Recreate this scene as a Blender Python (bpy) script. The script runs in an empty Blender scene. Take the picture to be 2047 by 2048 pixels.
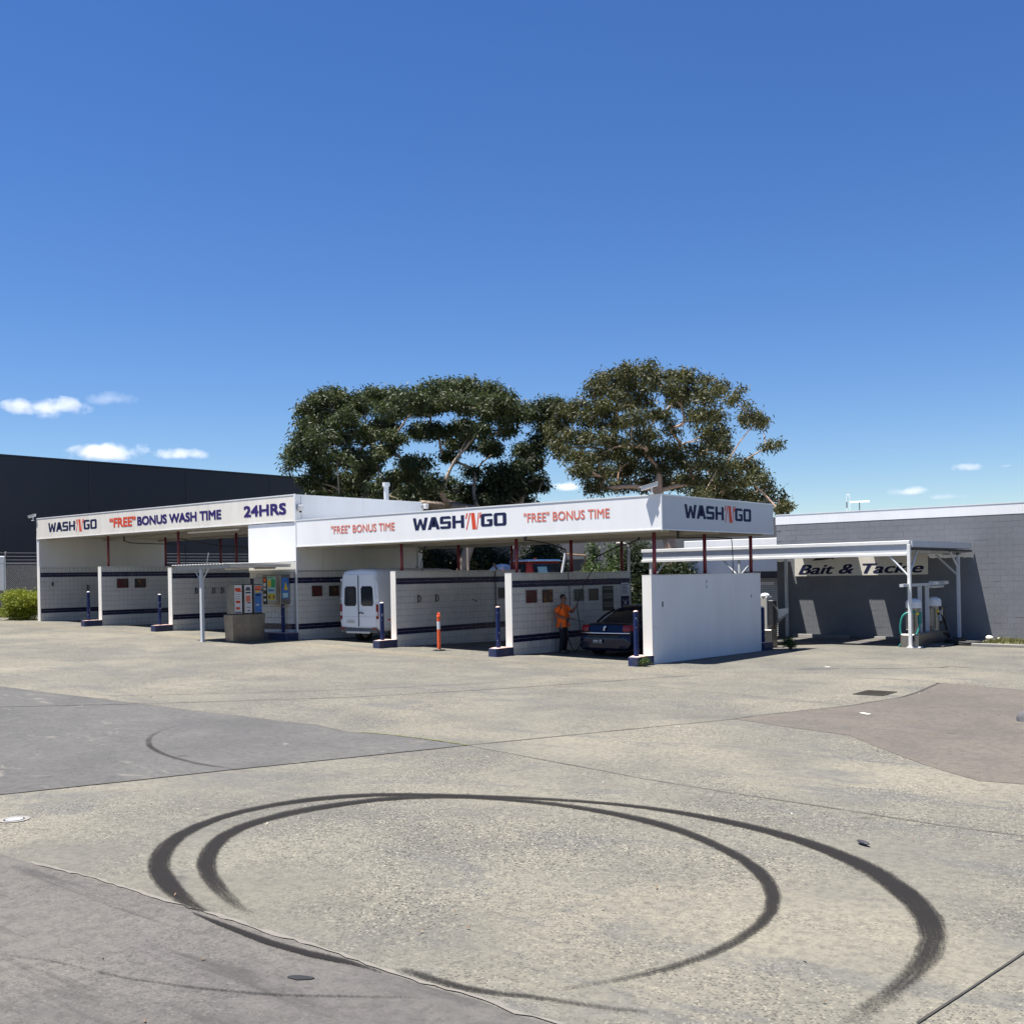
import bpy, bmesh, math, random
import numpy as np
from mathutils import Vector, Matrix, noise as mnoise
R = math.radians
random.seed(7)
sc = bpy.context.scene

# ------------------------------------------------------------------ camera
YAW = 38.756
cam_d = bpy.data.cameras.new("camera"); cam = bpy.data.objects.new("camera", cam_d)
sc.collection.objects.link(cam); sc.camera = cam
cam.location = (15.369, -25.107, 2.45)
cam.rotation_euler = (Matrix.Rotation(R(YAW), 4, 'Z') @ Matrix.Rotation(R(90), 4, 'X') @ Matrix.Rotation(-.0185, 4, 'Z')).to_euler()
cam_d.sensor_fit = 'HORIZONTAL'; cam_d.sensor_width = 36.0
cam_d.lens = 36.0 * 2180 / 2047; cam_d.shift_y = 129.0 / 2047
cam_d.clip_start = .1; cam_d.clip_end = 6000

# ------------------------------------------------------------------ sky and sun
SUN = Vector((-.22, -.20, 1)).normalized()          # towards the sun
el = math.asin(SUN.z)
w = bpy.data.worlds.new("World"); sc.world = w; w.use_nodes = True
nt = w.node_tree
sky = nt.nodes.new("ShaderNodeTexSky"); sky.sky_type = 'NISHITA'; sky.sun_disc = False
sky.sun_elevation = el; sky.sun_rotation = math.atan2(SUN.x, SUN.y)
sky.air_density = 1.0; sky.dust_density = 0.0; sky.ozone_density = 6.0; sky.altitude = 60
bg = nt.nodes["Background"]; bg.inputs[1].default_value = .053
hs = nt.nodes.new("ShaderNodeHueSaturation"); hs.inputs['Saturation'].default_value = 1.20; hs.inputs['Hue'].default_value = .511
nt.links.new(sky.outputs[0], hs.inputs['Color']); nt.links.new(hs.outputs[0], bg.inputs[0])
sun_d = bpy.data.lights.new("sun", 'SUN'); sun_d.energy = 5.0; sun_d.angle = R(.53); sun_d.color = (1, .955, .89)
sun = bpy.data.objects.new("sun", sun_d); sc.collection.objects.link(sun)
sun.rotation_euler = (-SUN).to_track_quat('-Z', 'Y').to_euler(); sun.location = (-20, -20, 60)
sc.view_settings.view_transform = 'Standard'; sc.view_settings.look = 'None'
sc.view_settings.gamma = 1; sc.view_settings.use_curve_mapping = False
sc.view_settings.exposure = 1.3
sc.cycles.volume_bounces = 6; sc.cycles.transparent_max_bounces = 16
sc.cycles.volume_step_rate = 2.0

# ------------------------------------------------------------------ helpers
def softplus(b): return 1.5 * math.log(1 + math.exp(min(b, 60) / 1.5))
def G(x, y=0.0):
    z = .0255 * softplus(min(-x, 45))
    k = min(1, max(0, (1 - x) / 2)); k = k * k * (3 - 2 * k)
    return z - .02 * min(6, max(0, y)) * k
def link(o, parent=None):
    sc.collection.objects.link(o)
    if parent: o.parent = parent
    return o
def obj(name, bm, m, parent=None, loc=(0, 0, 0), rot=(0, 0, 0), smooth=False):
    me = bpy.data.meshes.new(name)
    bmesh.ops.recalc_face_normals(bm, faces=bm.faces)
    bm.to_mesh(me); bm.free()
    if smooth: me.shade_smooth()
    if m: me.materials.append(m)
    o = bpy.data.objects.new(name, me); o.location = loc; o.rotation_euler = rot
    return link(o, parent)
def tag(o, label=None, cat=None, group=None, kind=None):
    if label: o["label"] = label
    if cat: o["category"] = cat
    if group: o["group"] = group
    if kind: o["kind"] = kind
    return o
def thing(name, label, cat, loc=(0, 0, 0), rz=0, group=None):
    o = bpy.data.objects.new(name, None); o.empty_display_size = .2
    o.location = loc; o.rotation_euler = (0, 0, rz); link(o)
    return tag(o, label, cat, group)
def B(): return bmesh.new()
def box(bm, a, b, bev=0, seg=1):
    x0, y0, z0 = a; x1, y1, z1 = b
    r = bmesh.ops.create_cube(bm, size=1)
    for v in r['verts']:
        v.co = Vector((x0 + (v.co.x + .5) * (x1 - x0), y0 + (v.co.y + .5) * (y1 - y0), z0 + (v.co.z + .5) * (z1 - z0)))
    if bev:
        es = list({e for v in r['verts'] for e in v.link_edges})
        bmesh.ops.bevel(bm, geom=es, offset=bev, segments=seg, affect='EDGES', profile=.5)
    return bm
def tube(bm, pts, r, n=8, cap=True):
    pts = [Vector(p) for p in pts]; rs = r if isinstance(r, (list, tuple)) else [r] * len(pts)
    rings = []; up = None
    for i, p in enumerate(pts):
        t = (pts[min(i + 1, len(pts) - 1)] - pts[max(i - 1, 0)]).normalized()
        if up is None:
            up = Vector((0, 0, 1)) if abs(t.z) < .9 else Vector((1, 0, 0))
        s = t.cross(up)
        if s.length < 1e-4: s = t.cross(Vector((0, 1, .1)))
        s.normalize(); up = s.cross(t).normalized()
        rings.append([bm.verts.new(p + (s * math.cos(k * 2 * math.pi / n) + up * math.sin(k * 2 * math.pi / n)) * rs[i]) for k in range(n)])
    for a, b in zip(rings, rings[1:]):
        for k in range(n): bm.faces.new((a[k], a[(k + 1) % n], b[(k + 1) % n], b[k]))
    if cap:
        bm.faces.new(rings[0][::-1]); bm.faces.new(rings[-1])
    return bm
def smoothpts(pts, n=6):
    P = [Vector(p) for p in pts]; out = []
    for i in range(len(P) - 1):
        p0, p1, p2, p3 = P[max(i - 1, 0)], P[i], P[i + 1], P[min(i + 2, len(P) - 1)]
        for k in range(n):
            t = k / n
            out.append(.5 * ((2 * p1) + (p2 - p0) * t + (2 * p0 - 5 * p1 + 4 * p2 - p3) * t * t + (3 * p1 - p0 - 3 * p2 + p3) * t ** 3))
    return out + [P[-1]]
def loft(bm, secs, cap=True):
    rings = [[bm.verts.new(p) for p in s] for s in secs]; n = len(rings[0])
    for a, b in zip(rings, rings[1:]):
        for k in range(n): bm.faces.new((a[k], a[(k + 1) % n], b[(k + 1) % n], b[k]))
    if cap: bm.faces.new(rings[0][::-1]); bm.faces.new(rings[-1])
    return bm
def poly(bm, pts, th=0, axis=2):
    vs = [bm.verts.new(p) for p in pts]; f = bm.faces.new(vs)
    if th:
        r = bmesh.ops.extrude_face_region(bm, geom=[f]); d = Vector((0, 0, 0)); d[axis] = th
        for v in r['geom']:
            if isinstance(v, bmesh.types.BMVert): v.co += d
    return f
def sphere(bm, c, r, u=16, v=10):
    res = bmesh.ops.create_uvsphere(bm, u_segments=u, v_segments=v, radius=1)
    rr = r if hasattr(r, '__len__') else (r, r, r)
    for q in res['verts']: q.co = Vector((c[0] + q.co.x * rr[0], c[1] + q.co.y * rr[1], c[2] + q.co.z * rr[2]))
    return bm
def copy_tree(o, parent=None):
    c = o.copy(); link(c); c.parent = parent
    for ch in list(o.children): copy_tree(ch, c)
    return c

# ------------------------------------------------------------------ materials
def N(t, typ, **kw):
    n = t.nodes.new("ShaderNode" + typ)
    for k, v in kw.items():
        if hasattr(n, k): setattr(n, k, v)
        else: n.inputs[k].default_value = v
    return n
def ramp(t, stops, fac=None):
    n = t.nodes.new("ShaderNodeValToRGB"); e = n.color_ramp.elements
    while len(e) < len(stops): e.new(.5)
    for q, (p, c) in zip(e, stops): q.position = p; q.color = (*c, 1) if len(c) == 3 else c
    if fac is not None: t.links.new(fac, n.inputs[0])
    return n
def mixc(t, a, b, fac, mode='MIX'):
    n = t.nodes.new("ShaderNodeMix"); n.data_type = 'RGBA'; n.blend_type = mode
    for i, v in ((0, fac), (6, a), (7, b)):
        if isinstance(v, bpy.types.NodeSocket): t.links.new(v, n.inputs[i])
        else: n.inputs[i].default_value = v if i == 0 else (*v, 1)
    return n.outputs[2]
def math_(t, op, a, b=None, c=None, clamp=False):
    n = t.nodes.new("ShaderNodeMath"); n.operation = op; n.use_clamp = clamp
    for i, v in enumerate((a, b, c)):
        if v is None: continue
        if isinstance(v, bpy.types.NodeSocket): t.links.new(v, n.inputs[i])
        else: n.inputs[i].default_value = v
    return n.outputs[0]
def noise(t, scale, detail=4, rough=.55, vec=None, dist=0):
    n = t.nodes.new("ShaderNodeTexNoise"); n.inputs['Scale'].default_value = scale
    n.inputs['Detail'].default_value = detail; n.inputs['Roughness'].default_value = rough; n.inputs['Distortion'].default_value = dist
    if vec is None:
        g = t.nodes.get("POS") or N(t, "NewGeometry", name="POS"); vec = g.outputs['Position']
    t.links.new(vec, n.inputs['Vector']); return n.outputs['Fac']
def newmat(name):
    m = bpy.data.materials.new(name); m.use_nodes = True; t = m.node_tree
    return m, t, t.nodes["Principled BSDF"]
def mat(name, col, rough=.55, metal=0, var=.1, vs=2.5, bump=0, bs=60, dirt=0, dirtcol=(.12, .11, .1), spec=.5, objrand=0):
    m, t, p = newmat(name)
    p.inputs['Roughness'].default_value = rough; p.inputs['Metallic'].default_value = metal
    p.inputs['Specular IOR Level'].default_value = spec
    n1 = noise(t, vs, 5)
    c = mixc(t, [max(0, v * (1 - var)) for v in col], [min(1, v * (1 + var)) for v in col], n1)
    if objrand:
        oi = N(t, "ObjectInfo"); k = math_(t, 'MULTIPLY', oi.outputs['Random'], objrand)
        c = mixc(t, c, [v * .55 for v in col], k)
    if dirt:
        nd = noise(t, vs * .6, 6, .7); d = ramp(t, [(.45, (0, 0, 0)), (.75, (dirt,) * 3)], nd)
        c = mixc(t, c, dirtcol, d.outputs[0])
    t.links.new(c, p.inputs['Base Color'])
    rr = math_(t, 'MULTIPLY_ADD', n1, .15, rough - .07, clamp=True); t.links.new(rr, p.inputs['Roughness'])
    if bump:
        b = N(t, "Bump"); b.inputs['Strength'].default_value = bump; b.inputs['Distance'].default_value = .01
        t.links.new(noise(t, bs, 4), b.inputs['Height']); t.links.new(b.outputs[0], p.inputs['Normal'])
    return m
def streakmat(name, col, streak, amt=.3, rough=.6, hs=3.0, vsc=.25, bump=.05):
    """painted wall with vertical water streaks and blotches"""
    m, t, p = newmat(name); p.inputs['Roughness'].default_value = rough
    g = t.nodes.get("POS") or N(t, "NewGeometry", name="POS")
    mp = N(t, "Mapping"); mp.inputs['Scale'].default_value = (hs, hs, vsc); t.links.new(g.outputs['Position'], mp.inputs['Vector'])
    s = noise(t, 1.0, 6, .65, mp.outputs[0]); r_ = ramp(t, [(.42, (0, 0, 0)), (.72, (amt,) * 3)], s)
    c = mixc(t, col, streak, r_.outputs[0])
    b2 = noise(t, .9, 5, .6); c = mixc(t, c, [v * .88 for v in col], math_(t, 'MULTIPLY', b2, .5))
    t.links.new(c, p.inputs['Base Color'])
    b = N(t, "Bump"); b.inputs['Strength'].default_value = bump; b.inputs['Distance'].default_value = .02
    t.links.new(noise(t, 25, 5), b.inputs['Height']); t.links.new(b.outputs[0], p.inputs['Normal'])
    return m
def glassmat(name, col=(.02, .025, .03), rough=.05):
    m, t, p = newmat(name); p.inputs['Base Color'].default_value = (*col, 1); p.inputs['Roughness'].default_value = rough
    p.inputs['Specular IOR Level'].default_value = .6; return m

def concrete(name, light, dark, cream, slurry, spk=.5, spkcol=(.03, .028, .025), spk_scale=52, wearlo=.1, streak=0, patch=None, seed=0.0):
    """worn concrete: cement paste, cream worn zones, grey slurry smears, exposed stone, oil spots, hairline cracks"""
    m, t, p = newmat(name); p.inputs['Roughness'].default_value = .88; p.inputs['Specular IOR Level'].default_value = .3
    g = N(t, "NewGeometry", name="POS"); off = N(t, "VectorMath"); off.operation = 'ADD'; off.inputs[1].default_value = (seed, seed * 1.7, seed * .4)
    t.links.new(g.outputs['Position'], off.inputs[0]); P_ = off.outputs[0]
    nz = lambda s, d=5, r_=.6, di=0: noise(t, s, d, r_, P_, di)
    c = ramp(t, [(.33, dark), (.62, light)], nz(.55, 8, .68, .4)).outputs[0]
    c = mixc(t, c, cream, ramp(t, [(.47, (0, 0, 0)), (.66, (.85,) * 3)], nz(.21, 7, .62, .3)).outputs[0])
    mp = N(t, "Mapping"); mp.inputs['Scale'].default_value = (.55, 1.5, 1); mp.inputs['Rotation'].default_value = (0, 0, R(-38)); t.links.new(P_, mp.inputs['Vector'])
    c = mixc(t, c, slurry, ramp(t, [(.53, (0, 0, 0)), (.63, (.8,) * 3)], noise(t, .75, 8, .7, mp.outputs[0], .8)).outputs[0])
    fine = nz(11, 6, .72)
    c = mixc(t, c, [v * .66 for v in dark], ramp(t, [(.44, (0, 0, 0)), (.72, (.75,) * 3)], fine).outputs[0])
    vo = N(t, "TexVoronoi"); vo.inputs['Scale'].default_value = spk_scale; t.links.new(P_, vo.inputs['Vector'])
    sp_ = N(t, "SeparateColor"); t.links.new(vo.outputs['Color'], sp_.inputs[0])
    wear = ramp(t, [(.38, (wearlo,) * 3), (.60, (1,) * 3)], nz(.37, 6, .65)).outputs[0]
    inside = math_(t, 'LESS_THAN', vo.outputs['Distance'], math_(t, 'MULTIPLY_ADD', sp_.outputs[2], .40, .22))
    dk = math_(t, 'MULTIPLY', math_(t, 'GREATER_THAN', sp_.outputs[0], .50), inside)
    c = mixc(t, c, spkcol, math_(t, 'MULTIPLY', math_(t, 'MULTIPLY', dk, wear), spk))
    lt = math_(t, 'MULTIPLY', math_(t, 'LESS_THAN', sp_.outputs[0], .22), inside)
    c = mixc(t, c, [min(1, v * 1.5) for v in cream], math_(t, 'MULTIPLY', math_(t, 'MULTIPLY', lt, wear), spk * .7))
    c = mixc(t, c, [v * .5 for v in dark], ramp(t, [(.67, (0, 0, 0)), (.73, (.6,) * 3)], nz(1.9, 4, .55)).outputs[0])
    c = mixc(t, c, [v * .62 for v in dark], ramp(t, [(.56, (0, 0, 0)), (.76, (.5,) * 3)], nz(.13, 5, .6)).outputs[0])
    if patch:
        c = mixc(t, c, patch, ramp(t, [(.60, (0, 0, 0)), (.65, (.75,) * 3)], noise(t, 1.0, 8, .75, mp.outputs[0], 1.2)).outputs[0])
    if streak:
        m2 = N(t, "Mapping"); m2.inputs['Scale'].default_value = (.30, 3.4, 1); m2.inputs['Rotation'].default_value = (0, 0, R(35)); t.links.new(P_, m2.inputs['Vector'])
        c = mixc(t, c, [v * .5 for v in dark], ramp(t, [(.54, (0, 0, 0)), (.68, (streak,) * 3)], noise(t, 1.6, 7, .66, m2.outputs[0], .5)).outputs[0])
    v2 = N(t, "TexVoronoi"); v2.feature = 'DISTANCE_TO_EDGE'; v2.inputs['Scale'].default_value = .33
    wv = N(t, "VectorMath"); wv.operation = 'ADD'; n3 = t.nodes.new("ShaderNodeTexNoise"); n3.inputs['Scale'].default_value = 1.3; n3.inputs['Detail'].default_value = 7
    t.links.new(P_, n3.inputs['Vector']); t.links.new(P_, wv.inputs[0]); t.links.new(n3.outputs['Color'], wv.inputs[1]); t.links.new(wv.outputs[0], v2.inputs['Vector'])
    ck = math_(t, 'MULTIPLY', math_(t, 'LESS_THAN', v2.outputs['Distance'], .0022), math_(t, 'GREATER_THAN', nz(.5, 2), .57))
    c = mixc(t, c, (.05, .045, .04), math_(t, 'MULTIPLY', ck, .4))
    t.links.new(c, p.inputs['Base Color'])
    b = N(t, "Bump"); b.inputs['Strength'].default_value = .3; b.inputs['Distance'].default_value = .005
    t.links.new(math_(t, 'ADD', vo.outputs['Distance'], fine), b.inputs['Height']); t.links.new(b.outputs[0], p.inputs['Normal'])
    return m

M = {}
M['ground'] = concrete("worn_concrete", (.152, .144, .116), (.098, .094, .083), (.202, .186, .142), (.103, .101, .096), 1.0)
M['bluegrey'] = concrete("grey_sealed_concrete", (.098, .096, .090), (.068, .067, .065), (.094, .092, .087), (.076, .074, .073), .3, spk_scale=45, patch=(.165, .155, .135), seed=13.0)
M['brown'] = concrete("brown_patch_concrete", (.116, .102, .085), (.086, .077, .066), (.123, .109, .090), (.090, .081, .073), .3, spk_scale=45, seed=29.0)
M['darkslab'] = concrete("mauve_grey_concrete", (.110, .103, .093), (.071, .067, .063), (.119, .109, .097), (.079, .073, .071), .45, streak=.65, seed=41.0)
M['fillet'] = mat("cement_fillet", (.15, .138, .12), .9, var=.3, vs=9, bump=.4)
M['joint'] = mat("joint_filler", (.035, .032, .028), .95, var=.5, vs=5)
M['moss'] = mat("joint_weeds", (.10, .11, .03), .9, var=.5, vs=12)
M['white'] = streakmat("white_sign_panel", (.80, .80, .79), (.55, .53, .48), .22, .38, 2.2, .3, .02)
M['endpanel'] = streakmat("grey_end_panel", (.50, .52, .55), (.38, .38, .37), .2, .35, 2.2, .3, .02)  # streaked end sheet, greyer than the white front panel
M['cream'] = streakmat("aged_cream_sign_panel", (.73, .70, .63), (.45, .40, .32), .4, .5, 2.6, .3, .03)
M['wallwhite'] = streakmat("white_wall_paint", (.74, .745, .73), (.50, .47, .40), .26, .6, 1.3, .3)
M['wallplain'] = streakmat("white_inner_wall", (.68, .67, .63), (.45, .42, .36), .3, .65, 1.6, .3)
M['endwhite'] = streakmat("white_wall_end", (.78, .76, .70), (.5, .4, .28), .3, .6, 6, .4)
M['soffit'] = mat("soffit_sheet", (.40, .37, .315), .7, var=.22, vs=1.2, dirt=.35, dirtcol=(.25, .22, .18))
M['trim'] = mat("aluminium_trim", (.74, .74, .73), .4, .15, .1)
M['tile'] = mat("white_glazed_tile", (.60, .585, .545), .28, var=.10, vs=.8, dirt=.25, dirtcol=(.36, .34, .29), objrand=.16)
M['grout'] = mat("tile_grout", (.35, .34, .31), .9, var=.25, vs=4)
M['navytile'] = mat("navy_glazed_tile", (.012, .012, .048), .25, var=.4, vs=6)
M['navygrout'] = mat("navy_grout", (.06, .05, .08), .8)
M['maroon'] = mat("maroon_paint", (.16, .018, .03), .45, var=.2, vs=6, dirt=.25, dirtcol=(.07, .02, .02))
M['blue'] = mat("blue_bollard_paint", (.008, .019, .085), .6, spec=.25, var=.22, vs=7, dirt=.3, dirtcol=(.05, .06, .10))
M['bluechip'] = mat("chipped_blue_kerb_paint", (.010, .022, .082), .6, var=.3, vs=5, dirt=.75, dirtcol=(.10, .085, .07), bump=.3, bs=25)
M['pinkpaint'] = mat("faded_red_primer", (.62, .42, .36), .7, var=.35, vs=14, dirt=.3, dirtcol=(.3, .28, .26))
M['capwhite'] = mat("bollard_cap", (.62, .60, .58), .6)
M['letnavy'] = mat("navy_vinyl_letter", (.012, .017, .06), .6, var=.15, spec=.2)
M['letred'] = mat("red_vinyl_letter", (.60, .07, .03), .6, var=.12, spec=.2)
M['letsalmon'] = mat("faded_red_vinyl_letter", (.66, .16, .10), .45, var=.15)
M['letpurple'] = mat("purple_navy_letter", (.030, .018, .12), .6, var=.15, spec=.2)
M['black'] = mat("black_rubber", (.012, .012, .012), .6, var=.3)
M['darksteel'] = mat("dark_steel", (.05, .05, .055), .5, .4, .25, 8)
M['steel'] = mat("brushed_steel", (.30, .28, .25), .36, .85, .25, 5, dirt=.45, dirtcol=(.14, .12, .10))
M['galv'] = mat("galvanised_steel", (.45, .46, .47), .5, .5, .18, 7)
M['lightgrey'] = mat("light_grey_paint", (.50, .52, .54), .5, 0, .1, 4)
M['greypaint'] = mat("grey_paint", (.32, .335, .36), .55, var=.1)
M['orange'] = mat("orange_plastic", (.85, .12, .025), .45, var=.1, vs=8)
M['reflect'] = mat("reflective_band", (.75, .76, .78), .3, .2, .08)
M['vanwhite'] = mat("van_white_paint", (.72, .74, .76), .18, var=.04, vs=1.5)
M['carblue'] = mat("midnight_blue_paint", (.006, .009, .030), .12, .3, .15)
M['chrome'] = mat("chrome", (.75, .75, .77), .1, 1, .05)
M['glass'] = glassmat("tinted_glass")
M['redlens'] = mat("red_lens", (.22, .008, .008), .12, var=.2, vs=20)
M['clearlens'] = mat("clear_lens", (.62, .58, .58), .1)
M['plastic'] = mat("grey_bumper_plastic", (.09, .09, .095), .6, var=.2)
M['truckred'] = mat("red_truck_paint", (.48, .035, .02), .4, var=.15, dirt=.2)
M['skin'] = mat("skin", (.20, .10, .065), .55, var=.12, vs=20)
M['shirt'] = mat("orange_hivis_shirt", (.92, .14, .008), .8, var=.12, vs=9, bump=.3, bs=60)
M['trouser'] = mat("dark_trousers", (.010, .011, .015), .85, var=.3, vs=9, bump=.3)
M['hair'] = mat("dark_hair", (.015, .011, .009), .7)
M['boot'] = mat("boot_leather", (.08, .065, .05), .7)
M['bark'] = mat("pale_gum_bark", (.34, .27, .21), .85, var=.4, vs=2.2, dirt=.6, dirtcol=(.13, .09, .07), bump=.4, bs=18)
M['barkpink'] = mat("pinkish_gum_bark", (.42, .29, .21), .85, var=.35, vs=2.0, dirt=.5, dirtcol=(.2, .12, .08), bump=.3, bs=14)
M['twig'] = mat("shrub_stem", (.10, .075, .05), .9)
M['blackclad'] = mat("charcoal_cladding", (.016, .020, .029), .55, var=.15, vs=.6)
M['block'] = mat("grey_painted_block", (.16, .168, .182), .8, var=.16, vs=1.4, bump=.35, bs=30, dirt=.35, dirtcol=(.10, .105, .118), objrand=.03)
M['mortar'] = mat("grey_painted_joint", (.155, .163, .177), .9, var=.16)
M['tilt'] = mat("grey_tilt_panel", (.30, .285, .26), .85, var=.14, vs=.7, bump=.15, dirt=.3, dirtcol=(.2, .18, .16))
M['roller'] = mat("roller_door", (.42, .43, .44), .5, .2, .08)
M['kerb'] = mat("kerb_concrete", (.20, .19, .175), .9, var=.2, vs=5, bump=.4)
M['hoseteal'] = mat("teal_hose", (.02, .22, .19), .5, var=.1)
M['dome'] = mat("white_vacuum_lid", (.66, .68, .70), .35, var=.06)
M['pole'] = mat("white_painted_steel", (.74, .74, .72), .45, var=.06, dirt=.15)
M['grate'] = mat("dirty_cast_iron", (.035, .030, .022), .8, var=.5, vs=14, dirt=.4, dirtcol=(.10, .08, .035))
M['slabdark'] = mat("shade_dimmed_concrete", (.085, .080, .074), .85, var=.3, vs=3, bump=.3, dirt=.4)  # carport floor colour darkened to deepen the shade on the wall
M['under'] = mat("shade_dimmed_underside", (.20, .21, .22), .6, .1, .15)  # roof sheet colour darkened to cut light bouncing under the carport
M['machine'] = mat("cream_grey_enamel", (.40, .385, .34), .5, var=.1)
M['tan'] = mat("tan_render", (.45, .33, .17), .8)
M['litter'] = mat("pale_litter", (.5, .47, .42), .8)
M['leafbrown'] = mat("dry_leaf", (.12, .075, .04), .8)
M['rust'] = mat("rusty_steel", (.26, .15, .075), .85, var=.5, vs=5, dirt=.6, dirtcol=(.40, .33, .26))
def leafmat(name, a, b, c, sc_=.8):
    m, t, p = newmat(name); p.inputs['Roughness'].default_value = .55; p.inputs['Specular IOR Level'].default_value = .3
    n1 = noise(t, sc_, 4, .6); n2 = noise(t, 7, 2, .5)
    col = ramp(t, [(.3, a), (.52, b), (.72, c)], n1).outputs[0]
    col = mixc(t, col, [v * 1.7 for v in b], ramp(t, [(.55, (0, 0, 0)), (.7, (.6,) * 3)], n2).outputs[0])
    t.links.new(col, p.inputs['Base Color'])
    tr = N(t, "BsdfTranslucent"); t.links.new(mixc(t, col, (.12, .14, .02), .35), tr.inputs[0])
    ms = N(t, "MixShader"); ms.inputs[0].default_value = .22
    t.links.new(p.outputs[0], ms.inputs[1]); t.links.new(tr.outputs[0], ms.inputs[2])
    t.links.new(ms.outputs[0], t.nodes["Material Output"].inputs[0]); return m
M['leaf_broad'] = leafmat("gum_leaf_dark", (.026, .040, .016), (.040, .056, .020), (.066, .080, .026))
M['leaf_slim'] = leafmat("gum_leaf_deep", (.016, .028, .014), (.022, .036, .016), (.030, .044, .016))
M['leaf_tall'] = leafmat("gum_leaf_olive", (.042, .046, .018), (.062, .064, .022), (.098, .088, .030))
M['leaf_shrub'] = leafmat("shrub_leaf", (.03, .055, .015), (.05, .085, .022), (.085, .12, .03), 2.5)
M['leaf_bush'] = leafmat("golden_bush_leaf", (.085, .12, .012), (.18, .21, .016), (.32, .33, .022), 2.5)
M['grass'] = leafmat("verge_grass", (.09, .11, .03), (.15, .15, .05), (.26, .22, .10), 2.0)

# traced layout data: ground joints and slabs (x, y), tyre tracks (edge pairs), foliage clumps (x, y, z, radius, height)
JOINT = [(2.56,-19.301),(2.696,-18.947),(3.145,-17.753),(3.632,-16.394),(4.245,-14.867),(4.897,-13.18),(6.171,-10.199),(6.85,-8.643),(7.045,-7.851),(7.766,-5.973),(8.099,-4.219)]
SLAB_BLUE = [(-10.127,-13.501),(-8.612,-13.405),(-6.836,-13.308),(-5.009,-13.174),(-3.584,-13.094),(-1.926,-13.035),(-0.748,-12.965),(0.253,-12.957),(1.292,-12.916),(2.338,-13.202),(2.93,-13.055),(3.851,-13.072),(4.874,-13.174),(4.245,-14.867),(3.632,-16.394),(3.145,-17.753),(2.696,-18.947),(2.56,-19.301)]
SLAB_BROWN = [(6.85,-8.643),(7.045,-7.851),(7.766,-5.973),(8.099,-4.219),(8.056,-2.979),(7.851,-1.237),(9.704,-1.868),(11.057,-2.299),(13.214,-10.585),(12.826,-11.741),(12.143,-11.949),(11.681,-12.016),(11.256,-11.678),(10.766,-11.229),(9.791,-10.194),(9.129,-9.425),(8.575,-9.248),(7.952,-9.057)]
SLAB_DARK = [(4.361,-20.297),(5.453,-20.297),(6.249,-20.307),(6.801,-20.268),(7.437,-20.273),(8.007,-20.285),(8.635,-20.276),(9.343,-20.313),(9.619,-20.297),(9.992,-20.31),(10.496,-20.346),(10.786,-20.358),(11.26,-20.342),(11.534,-20.383),(11.739,-20.37),(12.166,-20.386),(12.661,-21.53),(10.62,-23.057)]
DARK_EDGE = [(4.361,-20.297),(5.453,-20.297),(6.249,-20.307),(6.801,-20.268),(7.437,-20.273),(8.007,-20.285),(8.635,-20.276),(9.343,-20.313),(9.619,-20.297),(9.992,-20.31),(10.496,-20.346),(10.786,-20.358),(11.26,-20.342),(11.534,-20.383),(11.739,-20.37),(12.166,-20.386)]
BLUE_EDGE = [(-10.127,-13.501),(-8.612,-13.405),(-6.836,-13.308),(-5.009,-13.174),(-3.584,-13.094),(-1.926,-13.035),(-0.748,-12.965),(0.253,-12.957),(1.292,-12.916),(2.338,-13.202),(2.93,-13.055),(3.851,-13.072),(4.874,-13.174)]
SEAMS = [[(4.858,1.141),(5.799,1.741),(6.74,2.46),(6.822,2.877),(7.377,2.715)],[(13.361,-19.191),(13.444,-18.52),(13.537,-17.712),(13.647,-16.773)],[(6.529,-0.807),(7.851,-1.237),(9.704,-1.868),(11.057,-2.299)],[(8.099,-4.219),(8.056,-2.979),(7.851,-1.237)],[(-5.475,-15.29),(-3.78,-13.285),(-2.526,-11.662),(-1.143,-9.875),(0.378,-6.911),(2.501,-1.942)],[(-5.212,-12.812),(-3.606,-10.847),(-2.139,-8.952),(-0.469,-5.878)],[(4.953,-13.204),(6.441,-13.546),(7.647,-13.815),(8.426,-14.002),(9.616,-14.181),(10.79,-14.308),(12.015,-14.48),(12.757,-14.487)],[(1.965,-4.574),(4.476,-5.177),(6.395,-5.667),(7.766,-5.973)]]
PATCH = [(3.828,0.487),(3.914,1.224),(4.714,1.192),(4.532,0.607)]
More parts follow.
